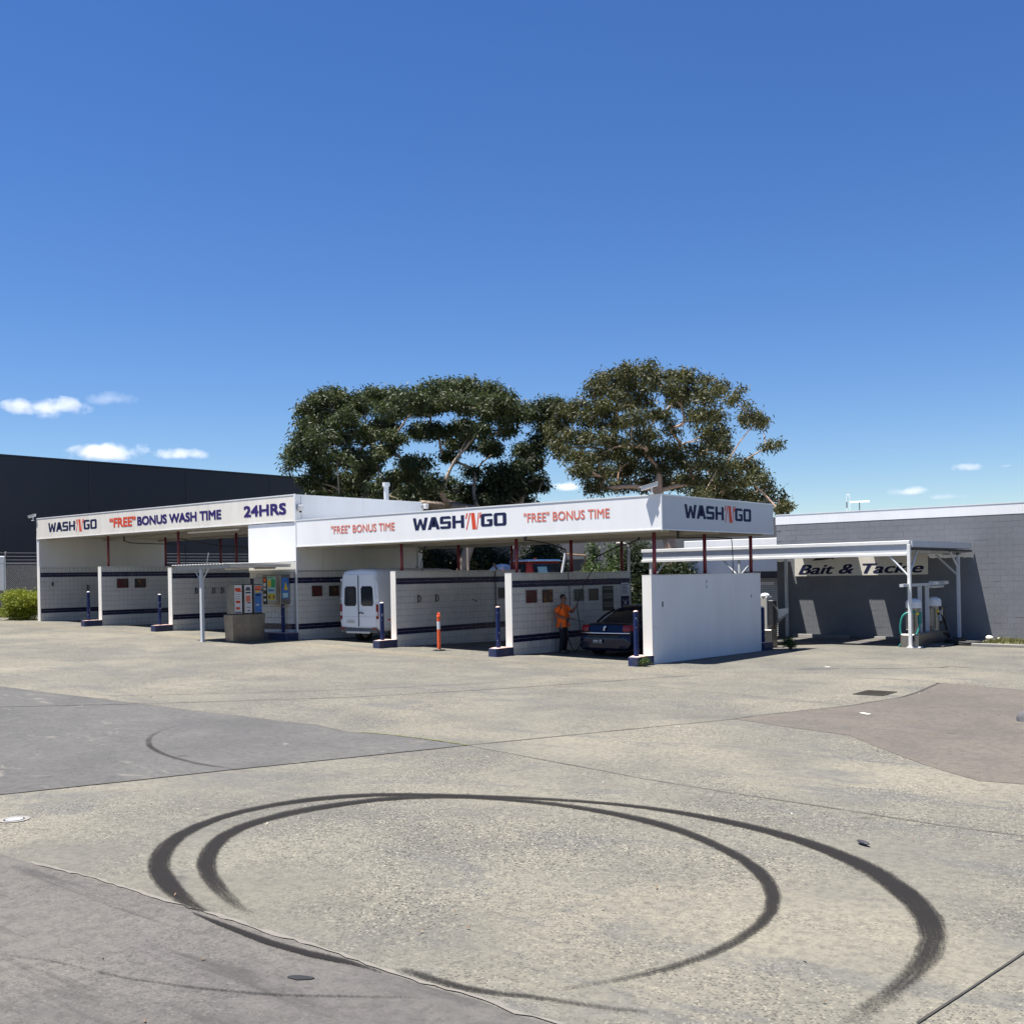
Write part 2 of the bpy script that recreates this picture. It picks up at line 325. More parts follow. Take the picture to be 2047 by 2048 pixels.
MARKS = [[(8.439,-20.326,8.657,-20.261),(8.048,-20.245,8.287,-20.153),(7.668,-20.119,7.925,-20.022),(7.3,-19.962,7.57,-19.874),(6.951,-19.769,7.225,-19.705),(6.631,-19.53,6.909,-19.486),(6.345,-19.251,6.613,-19.24),(6.106,-18.93,6.355,-18.955),(5.913,-18.58,6.145,-18.633),(5.791,-18.204,6.0,-18.279),(5.742,-17.808,5.888,-17.911),(5.768,-17.409,5.944,-17.53),(5.835,-17.014,6.028,-17.154),(6.044,-16.676,6.257,-16.846),(6.318,-16.387,6.452,-16.515),(6.664,-16.186,6.769,-16.3),(7.019,-16.003,7.103,-16.111),(7.381,-15.832,7.449,-15.94),(7.753,-15.683,7.803,-15.791),(8.126,-15.537,8.16,-15.646),(8.509,-15.425,8.529,-15.538),(8.899,-15.334,8.904,-15.451),(9.296,-15.286,9.287,-15.415),(9.696,-15.283,9.669,-15.446),(10.092,-15.341,10.049,-15.509),(10.485,-15.415,10.424,-15.593),(10.867,-15.528,10.793,-15.705),(11.234,-15.687,11.142,-15.866),(11.583,-15.882,11.482,-16.047),(11.919,-16.099,11.787,-16.28),(12.222,-16.36,12.064,-16.547),(12.485,-16.662,12.328,-16.827),(12.731,-16.977,12.573,-17.122),(12.938,-17.318,12.772,-17.451),(13.087,-17.689,12.912,-17.809),(13.175,-18.078,13.002,-18.183),(13.197,-18.477,13.027,-18.566),(13.184,-18.877,13.016,-18.951),(13.169,-19.277,12.986,-19.334),(13.168,-19.677,12.954,-19.718)],[(8.997,-20.198,9.071,-20.095),(8.636,-20.116,8.73,-20.018),(8.283,-20.007,8.403,-19.894),(7.941,-19.866,8.083,-19.752),(7.61,-19.701,7.771,-19.594),(7.295,-19.507,7.469,-19.417),(7.005,-19.278,7.19,-19.206),(6.746,-19.015,6.936,-18.965),(6.509,-18.733,6.719,-18.693),(6.341,-18.403,6.528,-18.4),(6.25,-18.047,6.462,-18.056),(6.209,-17.682,6.438,-17.708),(6.238,-17.313,6.473,-17.365),(6.381,-16.972,6.591,-17.035),(6.483,-16.617,6.667,-16.696),(6.702,-16.326,6.888,-16.424),(6.987,-16.097,7.155,-16.202),(7.309,-15.918,7.454,-16.026),(7.662,-15.806,7.787,-15.92),(8.024,-15.731,8.131,-15.857),(8.388,-15.672,8.477,-15.809),(8.758,-15.677,8.826,-15.836),(9.127,-15.705,9.172,-15.881),(9.494,-15.749,9.515,-15.952),(9.849,-15.85,9.851,-16.044),(10.184,-16.004,10.176,-16.174),(10.507,-16.184,10.477,-16.352),(10.805,-16.402,10.775,-16.535),(11.114,-16.607,11.053,-16.745),(11.382,-16.86,11.3,-16.993),(11.606,-17.153,11.519,-17.265),(11.797,-17.469,11.704,-17.561),(11.938,-17.81,11.842,-17.882),(12.014,-18.171,11.914,-18.224),(12.03,-18.54,11.93,-18.573),(12.017,-18.91,11.909,-18.922),(11.932,-19.268,11.822,-19.259),(11.773,-19.602,11.708,-19.59),(11.59,-19.922,11.542,-19.896),(11.344,-20.196,11.318,-20.164)],[(8.405,-20.318,8.466,-20.344),(8.458,-20.32,8.518,-20.353),(8.511,-20.322,8.569,-20.362),(8.565,-20.324,8.621,-20.371),(8.618,-20.326,8.672,-20.38),(8.671,-20.328,8.724,-20.389),(8.724,-20.33,8.775,-20.398),(8.778,-20.333,8.827,-20.407),(8.831,-20.336,8.878,-20.413),(8.884,-20.339,8.93,-20.418),(8.937,-20.343,8.982,-20.423),(8.99,-20.346,9.035,-20.428),(9.043,-20.35,9.087,-20.434),(9.096,-20.353,9.139,-20.439),(9.15,-20.357,9.191,-20.444),(9.203,-20.36,9.243,-20.449),(9.256,-20.364,9.295,-20.454),(9.309,-20.367,9.347,-20.46),(9.362,-20.37,9.399,-20.465),(9.415,-20.374,9.451,-20.469),(9.469,-20.372,9.503,-20.468),(9.522,-20.37,9.555,-20.467),(9.575,-20.368,9.608,-20.467),(9.628,-20.366,9.66,-20.466),(9.681,-20.364,9.712,-20.465),(9.735,-20.362,9.764,-20.465),(9.788,-20.359,9.817,-20.464),(9.841,-20.354,9.869,-20.463),(9.894,-20.349,9.921,-20.458),(9.947,-20.344,9.972,-20.449),(10.0,-20.339,10.024,-20.44),(10.053,-20.334,10.075,-20.431),(10.106,-20.329,10.127,-20.422),(10.159,-20.329,10.178,-20.413),(10.212,-20.335,10.229,-20.403),(10.265,-20.34,10.277,-20.388),(10.318,-20.345,10.329,-20.387),(10.371,-20.349,10.381,-20.386),(10.424,-20.354,10.434,-20.384),(10.477,-20.359,10.486,-20.383)],[(10.356,-20.272,10.391,-20.306),(10.398,-20.251,10.438,-20.307),(10.44,-20.231,10.484,-20.307),(10.482,-20.21,10.531,-20.308),(10.524,-20.189,10.578,-20.309),(10.571,-20.19,10.624,-20.31),(10.617,-20.193,10.671,-20.31),(10.664,-20.196,10.718,-20.311),(10.711,-20.199,10.764,-20.312),(10.758,-20.203,10.811,-20.313),(10.804,-20.205,10.858,-20.314),(10.851,-20.207,10.904,-20.314),(10.898,-20.209,10.951,-20.309),(10.945,-20.211,10.997,-20.303),(10.992,-20.213,11.044,-20.298),(11.038,-20.208,11.09,-20.291),(11.084,-20.2,11.134,-20.278),(11.13,-20.191,11.179,-20.264),(11.176,-20.182,11.224,-20.251),(11.222,-20.174,11.269,-20.238),(11.267,-20.161,11.313,-20.222),(11.31,-20.143,11.354,-20.201),(11.353,-20.124,11.396,-20.181),(11.396,-20.105,11.438,-20.16),(11.441,-20.092,11.483,-20.148),(11.486,-20.08,11.529,-20.138),(11.532,-20.068,11.574,-20.129),(11.577,-20.056,11.62,-20.119),(11.622,-20.043,11.666,-20.109),(11.667,-20.03,11.711,-20.098),(11.712,-20.017,11.756,-20.087),(11.757,-20.004,11.802,-20.075),(11.802,-19.991,11.847,-20.064),(11.847,-19.978,11.892,-20.053),(11.892,-19.965,11.937,-20.041),(11.936,-19.948,11.98,-20.022),(11.98,-19.932,12.023,-20.004),(12.024,-19.916,12.066,-19.985),(12.068,-19.899,12.108,-19.966),(12.112,-19.883,12.151,-19.947)],[(-0.662,-13.829,-0.532,-13.922),(-0.645,-13.992,-0.493,-14.071),(-0.628,-14.156,-0.454,-14.221),(-0.607,-14.318,-0.414,-14.369),(-0.553,-14.474,-0.347,-14.509),(-0.5,-14.629,-0.281,-14.648),(-0.421,-14.77,-0.21,-14.784),(-0.317,-14.898,-0.114,-14.905),(-0.214,-15.026,-0.018,-15.026),(-0.111,-15.154,0.078,-15.147),(0.002,-15.272,0.189,-15.252),(0.131,-15.374,0.309,-15.349),(0.259,-15.476,0.429,-15.446),(0.388,-15.579,0.552,-15.539),(0.527,-15.666,0.684,-15.62),(0.668,-15.751,0.815,-15.7),(0.809,-15.835,0.947,-15.781),(0.952,-15.915,1.088,-15.843),(1.105,-15.974,1.23,-15.903),(1.259,-16.032,1.372,-15.964),(1.413,-16.091,1.515,-16.021),(1.566,-16.149,1.663,-16.063),(1.724,-16.194,1.812,-16.106),(1.883,-16.235,1.96,-16.148),(2.042,-16.276,2.11,-16.186),(2.202,-16.317,2.262,-16.211),(2.364,-16.342,2.414,-16.236),(2.527,-16.362,2.566,-16.261),(2.69,-16.382,2.719,-16.286),(2.853,-16.402,2.871,-16.31),(3.016,-16.419,3.025,-16.305),(3.18,-16.411,3.179,-16.301),(3.344,-16.402,3.334,-16.296),(3.509,-16.394,3.488,-16.291),(3.673,-16.386,3.642,-16.291),(3.837,-16.391,3.796,-16.296),(4.001,-16.396,3.95,-16.301),(4.165,-16.401,4.105,-16.306),(4.33,-16.405,4.259,-16.311),(4.494,-16.41,4.413,-16.316)],[(8.129,-21.607,8.182,-21.633),(8.204,-21.582,8.257,-21.61),(8.279,-21.557,8.332,-21.588),(8.354,-21.532,8.407,-21.565),(8.429,-21.507,8.483,-21.542),(8.505,-21.482,8.558,-21.519),(8.58,-21.46,8.633,-21.497),(8.658,-21.447,8.71,-21.483),(8.736,-21.435,8.788,-21.47),(8.815,-21.422,8.865,-21.456),(8.893,-21.409,8.942,-21.443),(8.971,-21.397,9.02,-21.429),(9.049,-21.384,9.097,-21.415),(9.127,-21.371,9.174,-21.402),(9.205,-21.359,9.252,-21.388),(9.281,-21.338,9.327,-21.367),(9.356,-21.313,9.402,-21.343),(9.432,-21.288,9.477,-21.318),(9.507,-21.263,9.551,-21.294),(9.582,-21.239,9.626,-21.269),(9.657,-21.214,9.7,-21.245),(9.732,-21.189,9.775,-21.22),(9.805,-21.158,9.847,-21.19),(9.877,-21.126,9.919,-21.158),(9.949,-21.093,9.991,-21.126),(10.022,-21.061,10.062,-21.094),(10.094,-21.029,10.134,-21.062),(10.166,-20.997,10.206,-21.03),(10.234,-20.956,10.273,-20.989),(10.301,-20.914,10.339,-20.947),(10.367,-20.871,10.405,-20.904),(10.434,-20.828,10.47,-20.861),(10.5,-20.786,10.536,-20.818),(10.567,-20.743,10.602,-20.775),(10.633,-20.699,10.667,-20.731),(10.7,-20.657,10.733,-20.689),(10.767,-20.614,10.799,-20.646),(10.833,-20.572,10.864,-20.603),(10.9,-20.529,10.93,-20.56),(10.967,-20.487,10.996,-20.517)]]
CL_BROAD = [(-26.81,12.55,11.75,0.95,0.48),(-27.91,12.46,11.46,0.72,0.56),(-26.96,13.96,11.69,0.89,0.49),(-26.71,15.63,12.18,0.91,0.58),(-26.1,14.25,11.46,0.81,0.48),(-25.87,16.2,12.23,0.91,0.5),(-20.57,12.23,11.06,0.88,0.51),(-21.96,15.14,11.87,0.94,0.55),(-23.45,18.21,12.59,0.91,0.5),(-21.31,17.25,12.29,0.88,0.48),(-21.39,19.09,12.2,0.9,0.49),(-17.83,15.97,10.94,0.75,0.45),(-20.17,16.63,11.29,1.02,0.47),(-20.06,14.74,11.06,0.99,0.46),(-22.35,15.54,11.18,1.02,0.39),(-23.43,14.96,11.12,0.95,0.36),(-21.37,11.47,10.4,0.73,0.44),(-18.5,16.06,10.35,0.84,0.46),(-18.07,17.11,10.57,0.77,0.54),(-19.31,19.85,10.83,0.65,0.65),(-28.02,12.54,10.76,0.73,0.64),(-25.75,10.06,9.52,0.61,0.61),(-28.6,12.06,9.24,0.56,0.56),(-26.26,9.77,8.25,0.38,0.38),(-26.8,12.51,10.63,0.87,0.56),(-23.67,10.9,10.14,0.9,0.52),(-24.13,9.82,9.27,0.81,0.52),(-27.53,14.11,9.97,0.9,0.57),(-25.53,10.44,8.85,0.76,0.46),(-23.47,11.72,9.52,0.68,0.45),(-26.45,16.26,10.64,0.92,0.42),(-26.26,15.38,10.2,0.74,0.41),(-22.56,13.04,9.4,0.69,0.38),(-24.87,17.37,10.42,0.91,0.46),(-22.04,15.75,9.83,0.71,0.39),(-21.73,17.19,10.17,0.88,0.44),(-19.08,15.31,9.58,0.76,0.45),(-23.06,18.44,9.6,0.74,0.58),(-22.26,16.91,8.75,0.48,0.48),(-21.92,19.26,9.4,0.66,0.5),(-21.1,19.17,9.15,0.49,0.41),(-18.51,16.77,9.66,0.54,0.31),(-23.3,13.11,8.86,0.69,0.38),(-22.67,11.86,8.41,0.68,0.38),(-21.14,12.85,8.05,0.75,0.37),(-20.34,12.76,7.91,0.52,0.37),(-22.11,13.51,7.57,0.84,0.46),(-24.18,14.62,7.55,0.64,0.48),(-23.43,10.14,8.2,0.81,0.44),(-26.01,13.77,8.67,0.8,0.48),(-25.71,11.18,8.0,0.69,0.38),(-26.07,10.77,7.3,0.69,0.38),(-27.68,13.44,7.57,0.89,0.49),(-25.15,12.73,7.59,0.78,0.55),(-23.69,12.41,7.92,0.61,0.46),(-25.29,12.62,6.81,0.78,0.39),(-27.43,12.66,6.94,0.72,0.32),(-22.14,11.3,6.7,0.52,0.37),(-23.82,18.22,7.32,0.58,0.5),(-19.87,12.77,7.06,0.66,0.44),(-23.74,16.32,6.89,0.81,0.49),(-23.49,17.35,6.6,0.82,0.49),(-20.69,12.03,6.49,0.59,0.37),(-21.77,18.04,7.98,0.49,0.41),(-23.36,13.11,6.25,0.92,0.31),(-23.21,15.17,6.17,0.95,0.32),(-23.35,10.21,6.09,0.74,0.22)]
CL_SLIM = [(-19.81,17.93,7.67,0.87,0.63),(-19.37,18.79,8.01,0.72,0.56),(-22.03,19.71,7.28,0.83,0.58),(-19.79,18.52,6.91,1.04,0.64),(-20.14,20.53,7.2,0.66,0.58),(-19.93,21.34,7.39,0.5,0.66),(-20.34,21.11,8.57,0.67,0.75),(-19.55,19.31,9.03,0.48,0.48),(-18.95,19.86,9.02,0.48,0.64),(-19.01,20.48,9.72,0.49,0.65),(-19.32,21.19,10.56,0.58,0.66),(-18.01,19.73,11.07,0.64,0.48),(-18.77,21.45,11.51,0.49,0.41),(-22.46,18.55,6.83,0.82,0.58),(-22.79,18.29,6.35,0.99,0.41),(-20.14,17.68,6.33,0.95,0.4),(-20.98,20.64,6.51,1.0,0.42)]
CL_TALL = [(-10.56,17.3,11.81,0.42,0.35),(-12.06,18.23,11.99,0.58,0.36),(-13.59,19.24,12.11,0.68,0.38),(-15.28,20.27,12.23,0.54,0.39),(-13.47,17.18,11.16,0.44,0.44),(-14.81,20.8,11.77,0.86,0.47),(-12.67,19.44,11.57,0.82,0.45),(-11.17,18.68,11.5,0.58,0.43),(-10.4,19.35,11.63,0.51,0.36),(-9.5,18.93,11.53,0.5,0.36),(-9.93,17.7,10.86,0.63,0.42),(-9.31,18.85,10.93,0.71,0.43),(-10.37,22.44,11.88,0.3,0.19),(-10.78,24.47,11.81,0.47,0.39),(-7.91,20.37,10.52,0.36,0.36),(-8.38,18.88,10.33,0.7,0.42),(-12.39,23.37,11.16,0.79,0.47),(-12.41,19.56,10.73,0.82,0.52),(-12.77,18.21,10.47,0.81,0.51),(-12.89,16.81,10.26,0.65,0.43),(-14.92,17.95,10.54,0.67,0.45),(-16.16,18.51,10.51,0.69,0.46),(-14.01,17.65,9.74,0.66,0.44),(-13.07,18.11,9.61,0.73,0.51),(-10.98,16.7,9.47,0.7,0.49),(-13.03,22.3,10.41,0.62,0.39),(-8.75,18.37,9.55,0.7,0.42),(-9.45,21.6,9.96,0.59,0.44),(-9.15,24.25,10.28,0.54,0.46),(-7.17,21.03,9.51,0.43,0.29),(-8.31,24.03,9.63,0.23,0.19),(-16.69,18.83,9.82,0.7,0.46),(-15.12,18.06,9.14,0.75,0.45),(-16.31,18.02,8.95,0.53,0.46),(-12.58,16.05,8.65,0.71,0.42),(-12.96,18.3,8.74,0.66,0.44),(-11.15,17.34,8.7,0.64,0.43),(-12.98,21.73,9.42,0.46,0.39),(-10.41,19.15,9.08,0.36,0.43),(-9.69,21.08,9.19,0.74,0.52),(-10.54,24.6,9.44,0.47,0.47),(-10.46,23.6,8.73,0.62,0.46),(-11.75,23.72,8.69,0.63,0.39),(-11.07,19.96,8.34,0.74,0.44),(-12.06,19.46,8.31,0.81,0.44),(-13.83,20.03,8.28,0.76,0.46),(-13.76,18.03,8.12,0.74,0.44),(-13.83,16.58,7.95,0.65,0.36),(-14.86,16.65,8.26,0.59,0.37),(-13.48,15.81,7.29,0.57,0.36),(-13.59,17.36,7.26,0.66,0.44),(-15.1,21.09,7.6,0.71,0.47),(-14.3,21.6,7.73,0.78,0.47),(-12.43,20.33,7.58,0.68,0.45),(-11.24,20.21,7.63,0.74,0.44),(-9.97,19.9,7.58,0.73,0.44),(-8.55,19.08,7.48,0.63,0.42),(-8.52,20.65,7.45,0.65,0.43),(-9.25,23.83,7.64,0.53,0.38),(-8.99,24.49,7.75,0.38,0.31),(-13.26,17.49,6.58,0.44,0.22),(-15.12,19.31,6.88,0.38,0.23),(-14.01,20.26,6.85,0.61,0.31),(-13.03,20.41,6.87,0.68,0.38),(-12.22,20.82,6.92,0.61,0.38),(-11.82,21.93,6.95,0.69,0.46),(-9.83,20.22,6.86,0.66,0.44),(-10.18,22.68,6.88,0.76,0.53),(-8.29,20.95,6.8,0.65,0.43),(-8.21,22.55,6.89,0.67,0.44),(-8.24,24.27,6.84,0.38,0.46),(-7.62,24.13,6.11,0.38,0.45),(-6.65,23.05,5.56,0.29,0.29),(-8.83,24.97,6.3,0.54,0.39),(-8.93,23.14,6.22,0.68,0.38),(-9.65,22.12,6.14,0.75,0.37),(-8.73,18.21,6.04,0.56,0.28),(-7.44,23.52,8.6,0.45,0.26),(-6.75,22.58,5.33,0.29,0.22)]

# ------------------------------------------------------------------ ground
def lines(a, b, step): return [a + i * step for i in range(int(round((b - a) / step)) + 1)]
XS = [-1500, -700, -300, -150, -90, -65] + lines(-50, 30, 1.0) + [45, 70, 120, 300, 700, 1500]
YS = [-1500, -500, -150, -80, -50] + lines(-35, 25, 1.0) + [32, 45, 70, 120, 300, 700, 1500]
gv = [(x, y, G(x, y)) for y in YS for x in XS]
gf = [(j * len(XS) + i, j * len(XS) + i + 1, (j + 1) * len(XS) + i + 1, (j + 1) * len(XS) + i) for j in range(len(YS) - 1) for i in range(len(XS) - 1)]
gm = bpy.data.meshes.new("ground"); gm.from_pydata(gv, [], gf); gm.materials.append(M['ground']); gm.shade_smooth()
ground = link(bpy.data.objects.new("ground", gm)); ground["kind"] = "structure"

def sheet(name, pts, dz, m, parent=ground):
    bm = B(); poly(bm, [(x, y, 0) for x, y in pts])
    xs = [p[0] for p in pts]; ys = [p[1] for p in pts]
    for ax, lo, hi in ((0, min(xs), max(xs)), (1, min(ys), max(ys))):
        for k in range(math.ceil(lo), math.floor(hi) + 1):
            if ax == 0 and k > 4: continue
            if ax == 1 and (k < -1 or k > 7): continue
            co = [0, 0, 0]; no = [0, 0, 0]; co[ax] = k; no[ax] = 1
            bmesh.ops.bisect_plane(bm, geom=bm.verts[:] + bm.edges[:] + bm.faces[:], plane_co=co, plane_no=no)
    bmesh.ops.triangulate(bm, faces=bm.faces)
    for v in bm.verts: v.co.z = G(v.co.x, v.co.y) + dz
    for f in bm.faces:
        if f.normal.z < 0: f.normal_flip()
    me = bpy.data.meshes.new(name); bm.to_mesh(me); bm.free(); me.materials.append(m)
    return link(bpy.data.objects.new(name, me), parent)
def ribbon(name, pts, wd, dz, m, parent=ground, jit=.3, step=.25):
    P = [Vector((x, y)) for x, y in pts]; Q = []
    for a, b in zip(P, P[1:]):
        n = max(1, int((b - a).length / step)); Q += [a.lerp(b, k / n) for k in range(n)]
    Q.append(P[-1]); bm = B(); rows = []
    for i, p in enumerate(Q):
        t = (Q[min(i + 1, len(Q) - 1)] - Q[max(i - 1, 0)]).normalized(); s = Vector((-t.y, t.x))
        ww = wd * (1 + random.uniform(-jit, jit)); off = s * random.uniform(-jit, jit) * wd * .5
        rows.append([bm.verts.new((*(p + off + s * k * ww / 2), G(*(p + off)) + dz)) for k in (-1, 1)])
    for a, b in zip(rows, rows[1:]): bm.faces.new((a[0], b[0], b[1], a[1]))
    for f in bm.faces:
        f.normal_update()
        if f.normal.z < 0: f.normal_flip()
    me = bpy.data.meshes.new(name); bm.to_mesh(me); bm.free(); me.materials.append(m)
    return link(bpy.data.objects.new(name, me), parent)
blue = SLAB_BLUE[:]
blue[0] = (-30, -13.6); blue[-1] = (2.4, -19.7); blue.append((-30, -19.9))
tag(sheet("slab", blue, .004, M['bluegrey']), "smooth blue-grey sealed concrete slab")
br = SLAB_BROWN[:]; i0 = [i for i, p in enumerate(br) if p[0] > 12.2]
br = br[:i0[0] - 1] + [(16, -4.2), (24, -6), (24, -14.5), (16, -12.6)] + br[i0[-1] + 1:]
tag(sheet("slab", br, .004, M['brown']), "brownish resurfaced concrete patch")
edge = DARK_EDGE[1:]
dk = [(-35, -20.3)] + edge + [(30, -20.45), (30, -48), (-35, -48)]
tag(sheet("slab", dk, .004, M['darkslab']), "mauve-grey concrete slab in the near corner")
sheet("patch", PATCH, .004, M['bluegrey'])
ribbon("expansion_joint", [(2.4, -20.2)] + JOINT, .028, .008, M['joint'])
ribbon("expansion_joint", [(-30, -13.55)] + BLUE_EDGE[1:], .014, .008, M['joint'])
for s, wd in zip(SEAMS, (.05, .02, .016, .06, .03, .022, .014, .014)): ribbon("expansion_joint", s, wd, .008, M['joint'])
ribbon("cement_fillet", [(6.0, -20.285)] + [(x, y + .03) for x, y in edge if x > 6.2] + [(14, -20.37)], .032, .0075, M['fillet'], jit=.7, step=.09)
ribbon("joint_weeds", [(2.6, -13.1), (3.2, -13.03), (4.0, -13.06), (4.9, -13.17)], .035, .012, M['moss'], jit=.8, step=.08)

def tyremat(nm="tyre_rubber_film", col=(.017, .016, .016)):
    m, t, p = newmat(nm); p.inputs['Base Color'].default_value = (*col, 1); p.inputs['Roughness'].default_value = .9; p.inputs['Specular IOR Level'].default_value = .08
    a = N(t, "Attribute", attribute_name="strength"); e = N(t, "Attribute", attribute_name="edge"); l = N(t, "Attribute", attribute_name="lane"); v = N(t, "Attribute", attribute_name="along")
    n1 = noise(t, 58, 3, .75); n2 = noise(t, 2.2, 5, .65)
    cx = N(t, "CombineXYZ"); t.links.new(math_(t, 'MULTIPLY', l.outputs['Fac'], 9.0), cx.inputs[0]); t.links.new(math_(t, 'MULTIPLY', v.outputs['Fac'], 1.2), cx.inputs[1])
    tread = noise(t, 1.3, 3, .5, cx.outputs[0])
    k = math_(t, 'MULTIPLY', a.outputs['Fac'], math_(t, 'MULTIPLY_ADD', n2, .45, .80))
    k = math_(t, 'MULTIPLY', k, math_(t, 'MULTIPLY_ADD', tread, .75, .62))
    k = math_(t, 'MULTIPLY', k, math_(t, 'SUBTRACT', 1.0, math_(t, 'POWER', e.outputs['Fac'], 2.4), clamp=True))
    sp = math_(t, 'SUBTRACT', math_(t, 'MULTIPLY', k, 1.40), math_(t, 'MULTIPLY', n1, 1.50))
    k = math_(t, 'MULTIPLY', math_(t, 'MULTIPLY_ADD', sp, 1.7, .17, clamp=True), math_(t, 'MULTIPLY_ADD', a.outputs['Fac'], .52, .34, clamp=True))
    tr = N(t, "BsdfTransparent"); ms = N(t, "MixShader")
    t.links.new(k, ms.inputs[0]); t.links.new(tr.outputs[0], ms.inputs[1]); t.links.new(p.outputs[0], ms.inputs[2])
    t.links.new(ms.outputs[0], t.nodes["Material Output"].inputs[0]); return m
M['tyre'] = tyremat()
def tyre_mark(rows, st, dz, label, grow=1.36, m='tyre', name="tyre_mark"):
    n = len(rows); vs = []; fs = []; S = []; E = []; Ln = []; Al = []; al = 0.0; nc = 9
    R_ = []
    for i, (x, y, X, Y) in enumerate(rows):          # smooth the traced edges
        a = max(0, i - 1); b = min(n - 1, i + 1)
        R_.append(tuple((rows[a][k] + 2 * rows[i][k] + rows[b][k]) / 4 for k in range(4)))
    sub = []
    for a, b in zip(R_, R_[1:]):
        for k in range(3): sub.append(tuple(a[q] + (b[q] - a[q]) * k / 3 for q in range(4)))
    sub.append(R_[-1]); n = len(sub)
    for i, (x, y, X, Y) in enumerate(sub):
        if i: al += math.hypot(x - sub[i - 1][0], y - sub[i - 1][1])
        s = np.interp(i / (n - 1), [q[0] for q in st], [q[1] for q in st])
        for k in range(nc):
            u = (k / (nc - 1) - .5) * grow + .5
            px, py = x + (X - x) * u, y + (Y - y) * u
            vs.append((px, py, G(px, py) + dz)); S.append(float(s)); E.append(abs(k / (nc - 1) - .5) * 2); Ln.append(u); Al.append(al)
    for i in range(n - 1):
        for k in range(nc - 1):
            q = i * nc + k; fs.append((q, q + 1, q + nc + 1, q + nc))
    me = bpy.data.meshes.new("tyre_mark"); me.from_pydata(vs, [], fs)
    for nm, d in (("strength", S), ("edge", E), ("lane", Ln), ("along", Al)): me.attributes.new(nm, 'FLOAT', 'POINT').data.foreach_set("value", d)
    me.materials.append(M[m]); me.name = name
    return tag(link(bpy.data.objects.new(name, me), ground), label)
tyre_mark(MARKS[0], [(0, .75), (.05, 1), (.12, 1), (.45, 1), (.8, 1.05), (.9, .85), (.96, .65), (1, .4)], .0105, "broad outer arc of the black tyre loop")
tyre_mark(MARKS[1], [(0, .45), (.05, .72), (.12, 1), (.4, 1), (.7, 1), (.85, .9), (.95, .7), (1, .4)], .0120, "inner arc of the black tyre loop")
tyre_mark(MARKS[2], [(0, .8), (.2, 1.05), (.8, 1.05), (1, .7)], .0135, "short dark tyre arc along the slab edge", 1.1)
tyre_mark(MARKS[3], [(0, .1), (.06, .5), (.16, .78), (.45, .84), (.7, .74), (1, .62)], .0095, "smeared tyre scuff in the foreground")
tyre_mark(MARKS[4], [(0, .35), (.25, .62), (.5, .74), (.8, .66), (1, .35)], .0105, "faint old tyre arc on the grey slab")
tyre_mark(MARKS[5], [(0, .5), (.4, .66), (.8, .7), (1, .5)], .0105, "thin tyre streak on the near slab")
M['dust'] = tyremat("dry_silt_film", (.30, .26, .19))
dr_ = [(-40 + k * 1.5, -1.5 - .35 * math.sin(k * .9) - max(0, (k - 24)) * .05) for k in range(31)]
tyre_mark([(x, y - .55 - .25 * math.sin(i), x, y + .55 + .2 * math.cos(i * 1.7)) for i, (x, y) in enumerate(dr_)], [(0, .5), (.3, .62), (.7, .66), (1, .4)], .0060, "pale silt washed out in front of the bays", 1.3, 'dust', "silt_band")
random.seed(21)
def litter(n, area, smin, smax, m, name):
    bm = B()
    for _ in range(n):
        x = random.uniform(area[0], area[1]); y = random.uniform(area[2], area[3]); s = random.uniform(smin, smax); a = random.uniform(0, 6.28)
        c, d = math.cos(a) * s, math.sin(a) * s; z = G(x, y) + .014
        poly(bm, [(x - c, y - d, z), (x + d * .3, y - c * .3, z + .006), (x + c, y + d, z + .012), (x - d * .35, y + c * .35, z + .004)])
    return obj(name, bm, m)
tag(litter(220, (0, 16, -22, -6), .008, .028, M['leafbrown'], "dry_leaves"), "scattered dry leaf fragments on the worn concrete", "leaves", kind="stuff")
tag(litter(26, (-6, 14, -19, -2), .008, .025, M['litter'], "litter_scraps"), "scattered pale paper scraps on the concrete", "litter", kind="stuff")

# drain grate, manhole, small things on the ground
t_ = thing("drain_grate", "rusty rectangular drain grate set in the pale concrete at right", "drain", (7.42, -3.79, G(7.4) + .002))
fr = B()
for a, b in (((-.30, -.40, 0), (.30, -.365, .014)), ((-.30, .365, 0), (.30, .40, .014)), ((-.30, -.365, 0), (-.265, .365, .014)), ((.265, -.365, 0), (.30, .365, .014))): box(fr, a, b)
obj("frame", fr, M['grate'], t_); pb = B(); poly(pb, [(-.265, -.365, .003), (.265, -.365, .003), (.265, .365, .003), (-.265, .365, .003)]); obj("pit", pb, M['black'], t_)
for k in range(10):
    x = -.252 + k * .052; obj("grate_bar", box(B(), (x, -.365, .004), (x + .022, .365, .012)), M['grate'], t_)
t_ = thing("manhole_cover", "small round pale manhole cover at the far left foreground", "manhole", (4.15, -19.51, G(4.15) + .004))
bm = B(); n = 28
def ringdisc(bm, r0, r1, z):
    a = [bm.verts.new((r0 * math.cos(k * 2 * math.pi / n), r0 * math.sin(k * 2 * math.pi / n), z)) for k in range(n)]
    b = [bm.verts.new((r1 * math.cos(k * 2 * math.pi / n), r1 * math.sin(k * 2 * math.pi / n), z)) for k in range(n)]
    for k in range(n): bm.faces.new((a[k], a[(k + 1) % n], b[(k + 1) % n], b[k]))
ringdisc(bm, .105, .155, .004); obj("ring", bm, M['kerb'], t_)
bm = B(); ringdisc(bm, .088, .105, .002); obj("gap", bm, M['black'], t_)
bm = B(); ringdisc(bm, .001, .088, .006); obj("lid", bm, M['galv'], t_)
bm = B(); sphere(bm, (0, 0, 0), (.085, .028, .016), 10, 6); tag(obj("crushed_can", bm, M['darksteel'], None, (11.7, -15.62, G(11.7) + .028), (0, 0, -.55)), "flattened dark can lying by the outer tyre arc", "can")
